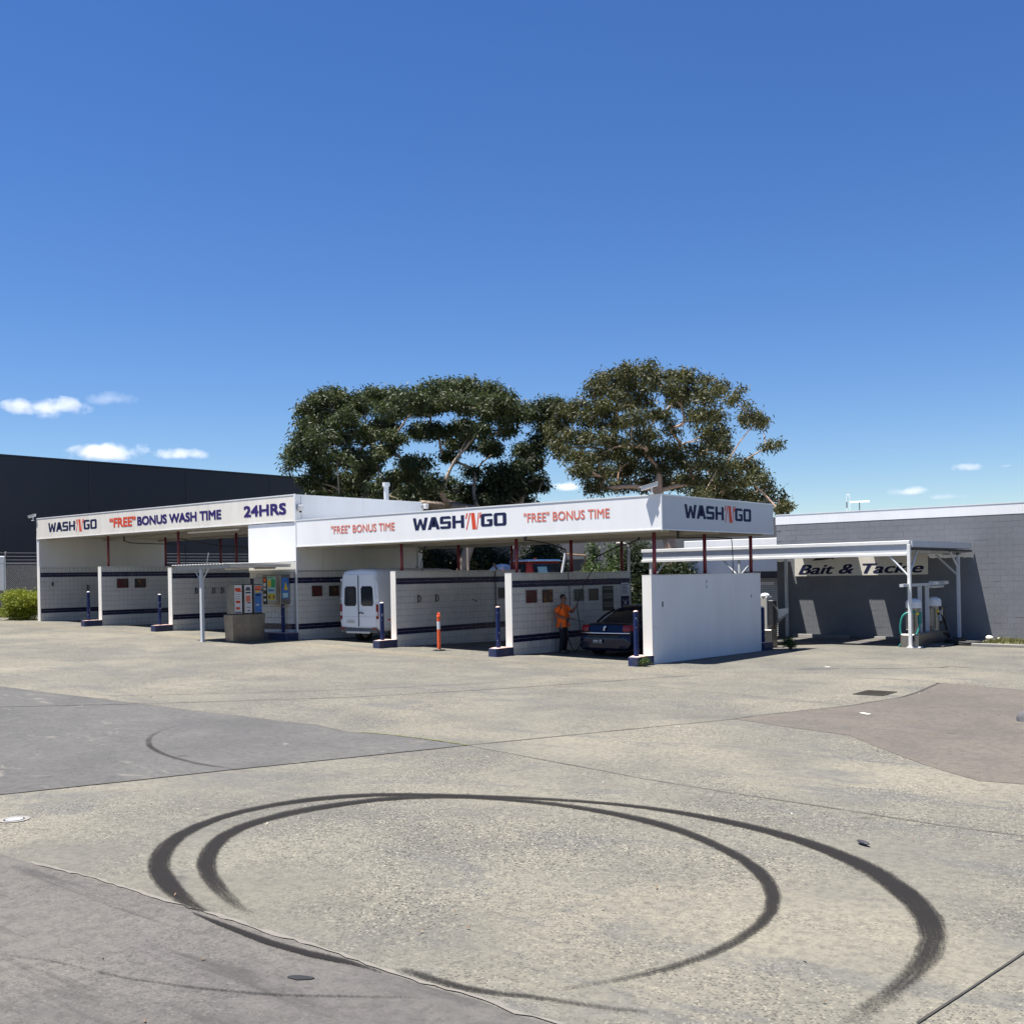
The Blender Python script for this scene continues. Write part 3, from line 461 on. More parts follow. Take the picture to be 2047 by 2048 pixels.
bm = B(); poly(bm, [(.09 * math.cos(a) * random.uniform(.6, 1.1), .045 * math.sin(a) * random.uniform(.5, 1.1), 0) for a in [k * 6.283 / 11 for k in range(11)]], .004)
tag(obj("rubber_scrap", bm, M['black'], None, (10.13, -20.72, G(10) + .006), (0, 0, .5)), "flat black rubber scrap on the near mauve slab", "scrap")
bm = B(); box(bm, (-.12, -.04, 0), (.12, .04, .015), .005); tag(obj("timber_offcut", bm, M['litter'], None, (8.44, -6.98, G(8.4) + .006), (0, 0, -.62)), "pale flat offcut on the brown patch", "offcut")
bm = B(); box(bm, (-.08, -.03, 0), (.08, .03, .02), .006); tag(obj("timber_offcut", bm, M['litter'], None, (4.35, 1.25, G(4.3) + .008), (0, 0, -.4)), "small pale offcut on the dark patch near the wall shadow", "offcut")
bm = B(); sphere(bm, (0, 0, 0), (.42, .28, .24), 24, 12)
for v in bm.verts: v.co *= 1 + .35 * mnoise.noise(v.co * 5.1)
for v in bm.verts: v.co.z = max(v.co.z, -.02)
tag(obj("rubber_speed_hump", bm, M['plastic'], None, (11.15, -6.45, G(11)), (0, 0, .5), True), "dark rounded rubber hump end at the right edge", "speed hump")

# ------------------------------------------------------------------ lettering
def strip_logo():
    """letter outlines of the wash sign, height 1, advance widths; returns {part: [polys]}"""
    def r(x0, y0, x1, y1, c=(0, 0, 0, 0), k=.11):      # rectangle with chamfered corners bl br tr tl
        p = []
        for (x, y, sx, sy, f) in ((x0, y0, 1, 1, c[0]), (x1, y0, -1, 1, c[1]), (x1, y1, -1, -1, c[2]), (x0, y1, 1, -1, c[3])):
            if not f: p.append((x, y))
            elif (sx * sy) > 0: p += [(x, y + sy * k), (x + sx * k, y)]
            else: p += [(x + sx * k, y), (x, y + sy * k)]
        return p
    W = [[(0, 1), (.27, 1), (.37, .38), (.54, .9), (.74, .9), (.88, .38), (1.0, 1), (1.27, 1), (1.05, 0), (.78, 0), (.64, .5), (.48, 0), (.2, 0)]]
    A = [[(0, 0), (.32, 1), (.505, 1), (.505, .76), (.42, .40), (.505, .40), (.505, .2), (.34, .2), (.28, 0)], [(.505, 1), (.70, 1), (1.02, 0), (.74, 0), (.68, .2), (.505, .2), (.505, .40), (.59, .40), (.505, .76)]]
    S = [r(0, .79, .9, 1, (0, 0, 1, 1)), r(0, .60, .27, .79), r(0, .40, .9, .60, (1, 0, 1, 0), .07), r(.63, .21, .9, .40), r(0, 0, .9, .21, (1, 1, 0, 0))]
    H = [r(0, 0, .27, 1), r(.68, 0, .95, 1), r(.27, .4, .68, .6)]
    Gl = [r(0, .8, .9, 1, (0, 0, 1, 1)), r(0, .2, .28, .8), r(0, 0, .9, .2, (1, 1, 0, 0)), r(.62, .2, .9, .56), r(.46, .40, .62, .56)]
    O = [r(0, .8, .95, 1, (0, 0, 1, 1)), r(0, .2, .28, .8), r(.67, .2, .95, .8), r(0, 0, .95, .2, (1, 1, 0, 0))]
    navy = []; x = 0
    for L, wd in ((W, 1.24), (A, 1.02), (S, 1.0), (H, 1.02)):
        navy += [[(px + x, py) for px, py in q] for q in L]; x += wd
    x0 = x
    red = [[(x0 + .02, .70), (x0 + .10, 1.12), (x0 + .22, 1.12), (x0 + .12, .70)],
           [(x0 + .06, -.16), (x0 + .14, -.16), (x0 + .44, 1.12), (x0 + .34, 1.12)],
           [(x0 + .46, 1.12), (x0 + .74, 1.12), (x0 + .86, -.16), (x0 + .56, -.16)],
           [(x0 + .88, -.16), (x0 + .95, -.16), (x0 + 1.10, 1.12), (x0 + 1.02, 1.12)],
           [(x0 + 1.10, .70), (x0 + 1.17, 1.12), (x0 + 1.27, 1.12), (x0 + 1.19, .70)]]
    x = x0 + 1.22
    go = []
    for L, wd in ((Gl, .98), (O, .95)):
        go += [[(px + x, py) for px, py in q] for q in L]; x += wd
    return navy, red, go, x
def logo(parent, x0, x1, z0, z1, face, side=None):
    """face: function (u along, z) -> local point; lettering raised from its panel"""
    navy, red, go, wd = strip_logo(); s = (x1 - x0) / wd; h = (z1 - z0)
    for nm, ps, m, lab in (("lettering", navy, M['letnavy'], "navy WASH lettering"), ("lettering", red, M['letred'], "red slanted N between apostrophes"), ("lettering", go, M['letnavy'], "navy GO lettering")):
        bm = B()
        for q in ps:
            pts = [face(x0 + px * s, z0 + pz * h) for px, pz in q]
            vs = [bm.verts.new(p) for p in pts]; bm.faces.new(vs)
        bmesh.ops.triangulate(bm, faces=bm.faces)
        tag(obj(nm, bm, m, parent), lab)
def words(parent, text, x0, x1, z0, z1, m, face, bold=0.0, shear=0, label=None, out=(0, -1, 0), vb=.7):
    """flat vinyl lettering; heavier weights come from stacked, slightly shifted layers of film"""
    cu = bpy.data.curves.new("words", 'FONT'); cu.body = text; cu.size = 1; cu.shear = shear; cu.resolution_u = 4
    o = bpy.data.objects.new("words", cu); sc.collection.objects.link(o)
    dg = bpy.context.evaluated_depsgraph_get(); me = bpy.data.meshes.new_from_object(o.evaluated_get(dg))
    bpy.data.objects.remove(o); bpy.data.curves.remove(cu)
    co = np.array([v.co[:2] for v in me.vertices]); lo = co.min(0); hi = co.max(0)
    faces = [tuple(p.vertices) for p in me.polygons]; bpy.data.meshes.remove(me)
    sh = [(0, 0)] if not bold else [(a * bold, b_ * bold * vb) for a in (-1, -.33, .33, 1) for b_ in (-1, 1)]
    vs = []; fs = []; O_ = Vector(out)
    for k, (sx, sz) in enumerate(sh):
        base = len(vs)
        for c in co:
            u = x0 + bold + (c[0] - lo[0]) / (hi[0] - lo[0]) * (x1 - x0 - 2 * bold) + sx
            z = z0 + bold * .7 + (c[1] - lo[1]) / (hi[1] - lo[1]) * (z1 - z0 - 1.4 * bold) + sz
            vs.append(face(u, z) + O_ * .0006 * k)
        fs += [tuple(i + base for i in f) for f in faces]
    me = bpy.data.meshes.new("lettering"); me.from_pydata(vs, [], fs); me.materials.append(m)
    return tag(link(bpy.data.objects.new("lettering", me), parent), label or text)

# ------------------------------------------------------------------ wash bay walls
def tile_mesh(d=.192, th=.012, c=.006):
    bm = B(); a = d / 2
    o_ = [bm.verts.new((0, x, z)) for x, z in ((-a, -a), (a, -a), (a, a), (-a, a))]
    i_ = [bm.verts.new((th, x, z)) for x, z in ((-a + c, -a + c), (a - c, -a + c), (a - c, a - c), (-a + c, a - c))]
    bm.faces.new(i_)
    for k in range(4): bm.faces.new((o_[k], o_[(k + 1) % 4], i_[(k + 1) % 4], i_[k]))
    me = bpy.data.meshes.new("tile"); bm.to_mesh(me); bm.free(); me.materials.append(M['tile']); return me
TILE = tile_mesh()
def tiles_joined(name, cells, d, m, parent, xf, th=.012, c=.006, jit=.0012):
    """cells: list of (along, z); xf(t, along, z) -> point, t = distance out of the wall"""
    vs = []; fs = []; a = d / 2
    for (y, z) in cells:
        j = random.uniform(-jit, jit); q = len(vs)
        for tt, s in ((0, a), (th + j, a - c)):
            vs += [xf(tt, y + p * s, z + r_ * s) for p, r_ in ((-1, -1), (1, -1), (1, 1), (-1, 1))]
        fs += [(q + 4, q + 5, q + 6, q + 7)] + [(q + k, q + (k + 1) % 4, q + 4 + (k + 1) % 4, q + 4 + k) for k in range(4)]
    me = bpy.data.meshes.new(name); me.from_pydata(vs, [], fs); me.materials.append(m)
    o = link(bpy.data.objects.new(name, me), parent); o["kind"] = "stuff"; return o
def tile_face(parent, y0, y1, ztop, zbot, xf, single=0):
    """rows from the top: one white, blue band, seven white, blue band, white to the floor"""
    rows = []; z = ztop - .105; rows.append(z)
    zz = ztop - .41
    for k in range(7): rows.append(zz - .1 - k * .204)
    zl = zz - 7 * .204 - .205
    k = 0
    while zl - .1 - k * .204 > zbot - .1: rows.append(zl - .1 - k * .204); k += 1
    nc = int((y1 - y0) / .2); cols = [y0 + .1 + i * .2 for i in range(nc)]
    cells = [(y, z) for y in cols for z in rows]
    n = min(single, len(cells))
    for (y, z) in cells[:n]:
        o = bpy.data.objects.new("tile", TILE); o.location = xf(random.uniform(-.0015, .0015), y, z); link(o, parent)
        e1 = Vector(xf(1, 0, 0)) - Vector(xf(0, 0, 0))
        if abs(e1.y) > .5: o.rotation_euler = (0, 0, -math.pi / 2)
    if cells[n:]: tiles_joined("tiles", cells[n:], .192, M['tile'], parent, xf)
    nb = int((y1 - y0) / .1)
    for zc in (ztop - .21, zz - 7 * .204):
        cb = [(y0 + .05 + i * .1, zc - .05 - j * .1) for i in range(nb) for j in range(2)]
        tiles_joined("blue_tiles", cb, .094, M['navytile'], parent, xf, th=.013)
    return cols
def bay_wall(label, xr, th, ztop, y1=6.5, single=0, plain=False, zup=None, group="dividing walls of the wash bays"):
    zb = min(G(xr, 0), G(xr, y1)) - .25
    t = thing("bay_wall", label, "wall", (xr, 0, 0), 0, group)
    c = B(); box(c, (-th + .004, .012, zb), (-.004 if not plain else 0, y1, ztop))
    obj("core", c, M['wallwhite'] if plain else M['grout'], t)
    e = B(); box(e, (-th - .004, -.02, zb), (.004 if not plain else .006, .012, ztop + .004)); obj("end_face", e, M['endwhite'], t)
    cp = B(); box(cp, (-th - .006, -.022, ztop + .004), (.014, y1 + .01, ztop + .022)); obj("capping", cp, M['endwhite'], t)
    l = B(); box(l, (-th - .012, .02, zb), (-th + .002, y1 - .01, ztop - .003)); obj("left_face", l, M['wallwhite'], t)
    if zup:
        u = B(); box(u, (-th + .002, .0, ztop + .024), (-.012, y1, zup)); obj("upper_panel", u, M['wallplain'], t)
    if not plain:
        tile_face(t, .02, y1 - .02, ztop, G(xr) - .1, lambda d, y, z: (-.004 + d, y, z), single)
    return t
WALLS = {}
for key, xr, th, zt, single, plain, zup, lab in (
    ('w6', 0, .28, 2.40, 0, True, None, "plain white outer wall of the wash, nearest the bait shop, with blue kerb at its foot"),
    ('w5', -4.80, .24, 2.53, 297, False, None, "tiled bay wall with posters behind the man in the orange shirt"),
    ('w4', -9.60, .22, 2.67, 297, False, None, "tiled bay wall behind the orange delineator post, right of the white van"),
    ('w3', -21.95, .24, 3.03, 0, False, None, "tiled bay wall with mat clips behind the small shelter post"),
    ('w2', -27.05, .23, 3.17, 0, False, None, "tiled bay wall with two posters in the left block, second from the left end"),
    ('w1', -32.15, .22, 3.22, 0, False, 4.60, "tall end wall of the left block beside the fence and golden bush")):
    WALLS[key] = bay_wall(lab, xr, th, zt, 6.6 if key == 'w1' else 6.5, single, plain, zup)
# chips and stains on the plain outer wall
t = WALLS['w6']
for (y, z, s) in ((.55, 1.62, .10), (5.85, 1.72, .05), (2.1, 1.25, .018), (.25, 1.0, .02), (.12, 1.02, .02)):
    bm = B(); k = 9
    poly(bm, [(.0035, y + s * .6 * math.cos(i * 6.283 / k) * random.uniform(.5, 1.1), z + s * 1.3 * math.sin(i * 6.283 / k) * random.uniform(.5, 1.1)) for i in range(k)]); obj("chip", bm, M['darksteel'], t)
for z in (2.20, 2.05):
    bm = B(); box(bm, (.0, 2.98, z - .035), (.012, 3.06, z + .035), .008); obj("bolt_plate", bm, M['galv'], t)

# equipment room in the left block
er = thing("equipment_room", "white equipment room between the two wash blocks with tiled front and change machine", "building", (-14.45, 0, 0))
c = B(); box(c, (-2.65, .014, .0), (-.006, 6.45, 2.80)); obj("core", c, M['grout'], er)
c = B(); box(c, (-2.66, -.012, 3.13), (-.002, .03, 4.50)); obj("front_panel", c, M['white'], er)
c = B(); box(c, (-2.64, .03, 2.80), (-.03, 6.40, 4.50)); obj("upper_core", c, M['wallplain'], er)
for (a, b) in ((.03, 1.2), (1.215, 3.2), (3.215, 6.40)):
    c = B(); box(c, (-.03, a, 2.81), (-.004, b, 4.50)); obj("side_panel", c, M['wallplain'], er)
c = B(); box(c, (-2.66, -.006, 2.75), (-.004, .03, 3.10)); obj("lintel", c, M['wallplain'], er)
c = B(); box(c, (-.03, -.03, .2), (.006, .012, 4.50)); obj("corner_trim", c, M['trim'], er)
tile_face(er, .02, 6.42, 2.76, .15, lambda d, y, z: (-.006 + d, y, z), 0)
tile_face(er, -2.63, -.04, 2.76, .30, lambda d, y, z: (y, .014 - d, z), 150)
dp = B(); tube(dp, [(.035, 6.1, 2.2), (.035, 6.1, 3.56)], .022); obj("downpipe", dp, M['galv'], er)
dp = B(); box(dp, (-.002, 6.02, 2.80), (.05, 6.18, 2.92), .01); obj("junction_box", dp, M['greypaint'], er)

# ------------------------------------------------------------------ canopies
def fascia(parent, x0, x1, z0, z1, m, y=-.03, name="fascia"):
    b = B(); box(b, (x0, y, z0), (x1, y + .05, z1)); obj(name, b, m, parent)
    for z, h in ((z1 - .03, .034), (z0 - .004, .034)):
        q = B(); box(q, (x0 - .006, y - .012, z), (x1 + .006, y - .001, z + h)); obj("trim", q, M['trim'], parent)
cr = thing("wash_canopy", "lower white canopy roof with WASH'N'GO signs on front and end", "canopy", (0, 0, 0))
fascia(cr, -14.43, .37, 3.62, 4.57, M['white'])
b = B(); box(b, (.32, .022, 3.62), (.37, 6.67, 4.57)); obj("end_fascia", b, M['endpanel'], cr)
for z, h in ((4.54, .034), (3.616, .034)):
    q = B(); box(q, (.371, -.03, z), (.382, 6.68, z + h)); obj("trim", q, M['trim'], cr)
q = B(); box(q, (.372, 6.64, 3.65), (.383, 6.68, 4.54)); obj("trim", q, M['trim'], cr)
q = B(); box(q, (.352, -.045, 3.60), (.386, -.005, 4.58)); obj("corner_trim", q, M['trim'], cr)
q = B(); box(q, (-14.444, -.043, 3.62), (-14.41, -.031, 4.57)); obj("trim", q, M['trim'], cr)
b = B(); box(b, (-14.40, 6.60, 3.62), (.319, 6.66, 4.50)); obj("rear_fascia", b, M['lightgrey'], cr)
b = B(); box(b, (-14.40, .022, 4.40), (.318, 6.598, 4.47)); obj("roof_deck", b, M['lightgrey'], cr)
b = B(); box(b, (-14.40, .022, 3.70), (.318, 6.598, 3.72)); obj("soffit", b, M['soffit'], cr)
for y in (.40, 3.2, 6.15):
    b = B(); box(b, (-14.38, y - .06, 3.58), (.30, y + .06, 3.698)); obj("beam", b, M['soffit'], cr)
for xw, zt in ((-.14, 2.40), (-4.92, 2.53), (-9.71, 2.67)):
    for y in (.40, 3.2, 6.15):
        b = B(); tube(b, [(xw, y, zt + .03), (xw, y, 3.578)], .052, 12); po = obj("post", b, M['maroon'], cr, smooth=True)
        b = B(); box(b, (xw - .09, y - .12, zt + .023), (xw + .09, y + .12, zt + .036)); obj("base_plate", b, M['pinkpaint'], po)
FR = lambda u, z: Vector((u, -.0335, z))
logo(cr, -8.76, -4.93, 3.965, 4.355, FR)
words(cr, '"FREE" BONUS TIME', -12.61, -9.57, 4.01, 4.28, M['letsalmon'], FR, .006, label="thin red FREE BONUS TIME lettering")
words(cr, '"FREE" BONUS TIME', -4.28, -1.28, 4.02, 4.29, M['letsalmon'], FR, .006, label="thin red FREE BONUS TIME lettering")
logo(cr, 1.17, 5.19, 3.965, 4.35, lambda u, z: Vector((.3735, u, z)))
for x, l in ((-11.0, 1.2), (-7.4, 1.2), (-2.6, 1.2)):
    b = B(); box(b, (x - .6, 2.1, 3.66), (x + .6, 2.25, 3.698), .01); obj("ceiling_light", b, M['capwhite'], cr)
for x in (-8.2, -3.6, -2.2):
    b = B(); box(b, (x - .5, 1.2, 3.685), (x + .5, 2.0, 3.698)); obj("access_panel", b, M['tan'], cr)

cl = thing("wash_canopy", "taller cream canopy roof with BONUS WASH TIME and 24HRS lettering", "canopy", (-14.45, 0, 0))
fascia(cl, -17.90, .0, 4.53, 5.48, M['cream'])
b = B(); box(b, (-.05, .022, 4.50), (0, 6.42, 5.45)); obj("end_fascia", b, M['wallwhite'], cl)
for y in (.23, 1.22, 3.22):
    q = B(); box(q, (.0005, y, 4.55), (.006, y + .02, 5.44)); obj("panel_joint", q, M['greypaint'] if y < 1 else M['trim'], cl)
q = B(); box(q, (-.06, -.045, 4.50), (.014, -.005, 5.49)); obj("corner_trim", q, M['trim'], cl)
q = B(); box(q, (-.055, .0, 5.451), (.01, 6.45, 5.475)); obj("trim", q, M['trim'], cl)
b = B(); box(b, (-17.85, 6.5, 4.53), (-.06, 6.56, 5.40)); obj("rear_fascia", b, M['lightgrey'], cl)
b = B(); box(b, (-17.85, .022, 5.30), (-.06, 6.498, 5.36)); obj("roof_deck", b, M['lightgrey'], cl)
b = B(); box(b, (-17.85, .022, 4.60), (-2.68, 6.498, 4.62)); obj("soffit", b, M['soffit'], cl)
q = B(); box(q, (-17.92, -.02, 3.24), (-17.72, .0, 4.52)); obj("end_trim", q, M['trim'], cl)
for y in (.40, 3.2, 6.15):
    b = B(); box(b, (-17.68, y - .06, 4.49), (-2.68, y + .06, 4.598)); obj("beam", b, M['soffit'], cl)
for xw, zt in ((-22.07 + 14.45, 3.03), (-27.16 + 14.45, 3.17)):
    for y in (.40, 3.2, 6.15):
        b = B(); tube(b, [(xw, y, zt + .03), (xw, y, 4.488)], .052, 12); po = obj("post", b, M['maroon'], cl, smooth=True)
        b = B(); box(b, (xw - .09, y - .12, zt + .023), (xw + .09, y + .12, zt + .036)); obj("base_plate", b, M['pinkpaint'], po)
FL = lambda u, z: Vector((u + 14.45, -.0335, z))
logo(cl, -31.3, -27.29, 4.81, 5.22, FL)
words(cl, '\u201cFREE\u201d', -26.31, -24.35, 4.80, 5.20, M['letred'], FL, .026, label="bold red FREE lettering")
words(cl, 'BONUS WASH TIME', -24.25, -18.67, 4.80, 5.17, M['letpurple'], FL, .026, label="bold navy BONUS WASH TIME lettering")
words(cl, '24HRS', -17.33, -14.93, 4.79, 5.21, M['letpurple'], FL, .03, label="bold navy 24HRS lettering")
for a in (-21.7, -26.8, -31.2):   # fluorescent tubes under the tall canopy
    x0 = a + 14.45
    if a == -21.7:
        b = B(); tube(b, [(x0, .62, 4.43), (x0 + 3.2, .62, 4.43)], .045, 10); fl = obj("tube_light", b, M['capwhite'], cl)
        for k in (x0 + .3, x0 + 2.9):
            q = B(); box(q, (k - .04, .59, 4.46), (k + .04, .65, 4.49)); obj("bracket", q, M['galv'], fl)
b = B(); tube(b, smoothpts([(-4.6, 3.5, 3.05), (-4.6, 3.5, 4.15), (-4.75, 3.5, 4.35), (-5.2, 3.5, 4.35)], 4), .06, 8); obj("downpipe", b, M['lightgrey'], cl)

# ------------------------------------------------------------------ kerb islands and bollards
def island(x, y, z, label, flip=False, sx=.46, sy=.80):
    bm = B(); h = .24
    pts = [(-sx + .02, 0), (-sx + .02, -sy * .45), (-sx * .55, -sy), (.04, -sy), (.06, -sy + .03), (.06, 0)]
    if flip: pts = [(px, -py) for px, py in pts][::-1]
    poly(bm, [(px, py, -.15) for px, py in pts], h + .15)
    bmesh.ops.bevel(bm, geom=[e for e in bm.edges], offset=.012, segments=1, affect='EDGES')
    t = thing("kerb_block", label, "kerb", (x, y, z), 0, "painted kerb blocks at the wall ends")
    obj("body", bm, M['bluechip'], t)
    tp = B(); poly(tp, [(px * .93, py * .95, h + .002) for px, py in pts], .003)
    obj("worn_top", tp, M['pinkpaint'], t); return t
def bollard(x, y, z, h, label, cap='capwhite', r=.066):
    t = thing("bollard", label, "bollard", (x, y, z), 0, "blue steel bollards")
    b = B(); tube(b, [(0, 0, 0), (0, 0, h)], r, 16); obj("post", b, M['blue'], t, smooth=False)
    c = B(); sphere(c, (0, 0, h), (r * 1.02, r * 1.02, .035), 16, 8)
    for v in c.verts: v.co.z = max(v.co.z, h - .012)
    obj("cap", c, M[cap], t, smooth=True)
    for k in range(3):
        a = random.uniform(-1.6, .3); zz = random.uniform(.15, h - .1); s = random.uniform(.012, .03)
        q = B(); poly(q, [((r + .002) * math.cos(a + da), (r + .002) * math.sin(a + da), zz + dz) for da, dz in ((-s * 9, -s * .5), (s * 8, -s * .6), (s * 9, s * .7), (-s * 7, s * .5))]); obj("paint_chip", q, M['capwhite'], t)
    return t
for key, xw, bx, by, lab, cap, klab in (
    ('w6', 0, -.20, -.50, "at the foot of the plain white outer wall beside the blue sedan", 'pinkpaint', "at the near corner of the plain outer wall"),
    ('w5', -4.80, -4.99, -.44, "in front of the wall end next to the man in orange", 'pinkpaint', "at the wall end left of the man in orange"),
    ('w4', -9.60, -9.75, -.50, "just right of the white van's tail light", 'capwhite', "with rusty right face beside the white van"),
    ('w3', -21.95, -22.2, -.41, "in front of the tiled wall end left of the shelter post", 'capwhite', "nearest the shelter post in the left block"),
    ('w2', -27.05, -27.3, -.47, "leftmost bay, by the second wall end from the left", 'capwhite', "farthest left, by the leftmost bay")):
    zg = G(xw, -.3)
    island(xw, -.03, zg, "chipped blue kerb block " + klab)
    bollard(bx, by, zg + .247, 1.18, "blue bollard " + lab, cap)
zg = G(-15, -.3)
island(-14.45, -.03, zg, "blue kerb block in shade below the change machine", sx=1.6, sy=.55)
bollard(-14.98, -.22, zg + .247, 1.12, "blue bollard standing in front of the change machine")
island(0, 6.53, G(0, 6.5), "blue kerb block at the rear foot of the plain outer wall", True, .4, .7)
bollard(-.05 + .22 - .35, 6.95, G(0, 7) + .247, 1.1, "blue bollard at the rear of the outer wall, before the roller door", r=.075)
bollard(-34.6, 2.3, G(-34.6, 2.3), 1.25, "small blue bollard behind the golden bush at the far left")

# orange delineator
t = thing("delineator_post", "orange flexible delineator post with white reflective band in the middle bay", "delineator", (-7.60, -.17, G(-7.6)))
b = B(); tube(b, [(0, 0, .0), (0, 0, .025), (0, 0, .03), (0, 0, .05)], [.20, .20, .09, .07], 20); obj("base", b, M['black'], t)
b = B(); tube(b, [(0, 0, .05), (0, 0, .60), (0, 0, 1.02), (0, 0, 1.04), (0, 0, 1.06), (0, 0, 1.10)], [.055, .052, .050, .058, .058, .045], 16); po = obj("post", b, M['orange'], t)
b = B(); tube(b, [(0, 0, .66), (0, 0, .90)], .0535, 16, False); obj("reflective_band", b, M['reflect'], po)
b = B(); bmh = [(.055 * math.cos(a), 0, 1.09 + .07 * math.sin(a)) for a in [k * math.pi / 10 for k in range(11)]]; tube(b, bmh, .016, 8); obj("handle", b, M['orange'], po)

# ------------------------------------------------------------------ wheels
def wheel(parent, c, r, wd, rimr=None):
    b = B(); x = c[0]
    prof = [(-wd / 2, r * .93), (-wd / 2 + .02, r), (wd / 2 - .02, r), (wd / 2, r * .93), (wd / 2, r * .62), (-wd / 2, r * .62)]
    n = 24; rings = [[b.verts.new((x + px, c[1] + pr * math.cos(k * 2 * math.pi / n), c[2] + pr * math.sin(k * 2 * math.pi / n))) for k in range(n)] for px, pr in prof]
    for i in range(len(rings)):
        a, d = rings[i], rings[(i + 1) % len(rings)]
        for k in range(n): b.faces.new((a[k], a[(k + 1) % n], d[(k + 1) % n], d[k]))
    o = obj("wheel", b, M['black'], parent)
    q = B(); tube(q, [(x - wd * .4, c[1], c[2]), (x + wd * .4, c[1], c[2])], r * .61, 20); obj("rim", q, M['galv'], o)
    return o

# ------------------------------------------------------------------ white van
van = thing("van", "white high-roof panel van reversed into the middle wash bay", "van", (-12.02, .66, G(-12, .7) - .03))
van.scale = (.97, 1, .965)
def vsec(y, zr, wt, zb=.42, wm=.965):
    h = [(.0, zb), (.86, zb), (.93, zb + .06), (wm, .72), (wm, 1.35), (wm - .03, 1.85), (wt + .04, zr - .16), (wt - .03, zr - .04), (wt - .18, zr), (.0, zr + .035)]
    h = [(x, y, min(z, zr + .04) if z > zr else z) for x, z in h]
    return h + [(-x, yy, z) for x, yy, z in h[1:-1]][::-1]
b = B()
loft(b, [vsec(.0, 2.50, .80, .50), vsec(.03, 2.56, .82), vsec(.10, 2.60, .84), vsec(2.0, 2.62, .85), vsec(3.9, 2.60, .84), vsec(4.3, 2.45, .80), vsec(4.9, 1.85, .72), vsec(5.15, 1.35, .80), vsec(5.7, 1.10, .78), vsec(5.85, .85, .70, .45, .85)])
obj("body", b, M['vanwhite'], van, smooth=True)
for s in (-1, 1):
    x0, x1 = (.02, .86) if s > 0 else (-.86, -.02)
    pts = [(x0, .58), (x1, .58), (x1, 1.5), (x1 - s * 0 + (-.07 if s > 0 else 0), 2.44), (x0 + (.07 if s < 0 else 0), 2.44), (x0, 1.5)]
    if s < 0: pts = [(x0, .58), (x1, .58), (x1, 2.44), (x0 + .07, 2.44), (x0, 1.5)]
    else: pts = [(x0, .58), (x1, .58), (x1, 1.5), (x1 - .07, 2.44), (x0, 2.44)]
    b = B(); poly(b, [(x, -.028, z) for x, z in pts], .028, 1); bmesh.ops.bevel(b, geom=b.edges[:], offset=.012, segments=2, affect='EDGES')
    d = obj("rear_door", b, M['vanwhite'], van)
    wx0, wx1 = (.12, .74) if s > 0 else (-.74, -.12)
    b = B(); q = [(wx0, 1.32), (wx1, 1.32), (wx1 - (.04 if s > 0 else 0), 2.02), (wx0 + (.04 if s < 0 else 0), 2.02)]
    poly(b, [(x, -.036, z) for x, z in q], .010, 1); bmesh.ops.bevel(b, geom=[e for e in b.edges if abs(e.verts[0].co.y - e.verts[1].co.y) > .005], offset=.05, segments=4, affect='EDGES')
    obj("window", b, M['glass'], d)
    b = B(); box(b, (wx0 - .03, -.033, .93), (wx1 + .03, -.027, .95)); obj("pressing_line", b, M['lightgrey'], d)
    for z in (.75, 1.6, 2.25):
        b = B(); xx = s * .875; box(b, (xx - .02, -.05, z - .05), (xx + .02, .0, z + .05), .008); obj("hinge", b, M['vanwhite'], d)
    b = B(); box(b, (s * .905 - .055, -.030, .86), (s * .905 + .055, .05, 1.38), .02, 2); tl = obj("tail_light", b, M['redlens'], van)
    b = B(); box(b, (s * .905 - .045, -.036, .98), (s * .905 + .045, -.029, 1.12), .003); obj("reversing_lens", b, M['clearlens'], tl)
    b = B(); box(b, (s * .80 - .10, -.066, .50), (s * .80 + .10, -.055, .56), .004); obj("reflector", b, M['redlens'], van)
    b = B(); tube(b, smoothpts([(s * .96, 4.6, 1.45), (s * 1.12, 4.62, 1.5), (s * 1.15, 4.62, 1.65)], 4), .03, 8); mi = obj("mirror_arm", b, M['plastic'], van)
    b = B(); box(b, (s * 1.16 - .11, 4.56, 1.5), (s * 1.16 + .11, 4.68, 1.9), .03, 2); obj("mirror", b, M['plastic'], mi)
    b = B(); box(b, (s * .971 - .006, .9, .66), (s * .971 + .006, 4.2, .74), .003); obj("rub_strip", b, M['lightgrey'], van)
    for yy in (.95, 4.85): wheel(van, (s * .83, yy, .34), .34, .22)
b = B(); box(b, (.965, .42, .80), (.977, .56, .85), .003); obj("side_marker", b, M['orange'], van)
b = B(); box(b, (-.92, -.06, .38), (.92, .10, .54), .03, 2); obj("bumper", b, M['plastic'], van)
b = B(); box(b, (-.60, -.09, .36), (.60, -.055, .43), .012); obj("step", b, M['lightgrey'], van)
b = B(); box(b, (-.62, -.044, .70), (-.22, -.030, .84), .004); pl = obj("number_plate", b, M['capwhite'], van)
b = B()
for k in range(6): box(b, (-.585 + k * .06, -.0462, .735), (-.545 + k * .06, -.0445, .80))
obj("plate_marks", b, M['greypaint'], pl)
b = B(); tube(b, smoothpts([(.03, -.05, 1.06), (.09, -.075, 1.09), (.20, -.07, 1.07), (.24, -.04, 1.05)], 4), .018, 8); obj("door_handle", b, M['black'], van)
b = B(); tube(b, smoothpts([(-.012, -.04, .60), (-.012, -.045, 1.5), (.0, -.045, 2.40)], 3), .012, 6); obj("door_seal", b, M['black'], van)
b = B(); poly(b, [(-.72, 4.42, 2.33), (.72, 4.42, 2.33), (.78, 4.98, 1.72), (-.78, 4.98, 1.72)], .02, 2); obj("windscreen", b, M['glass'], van)

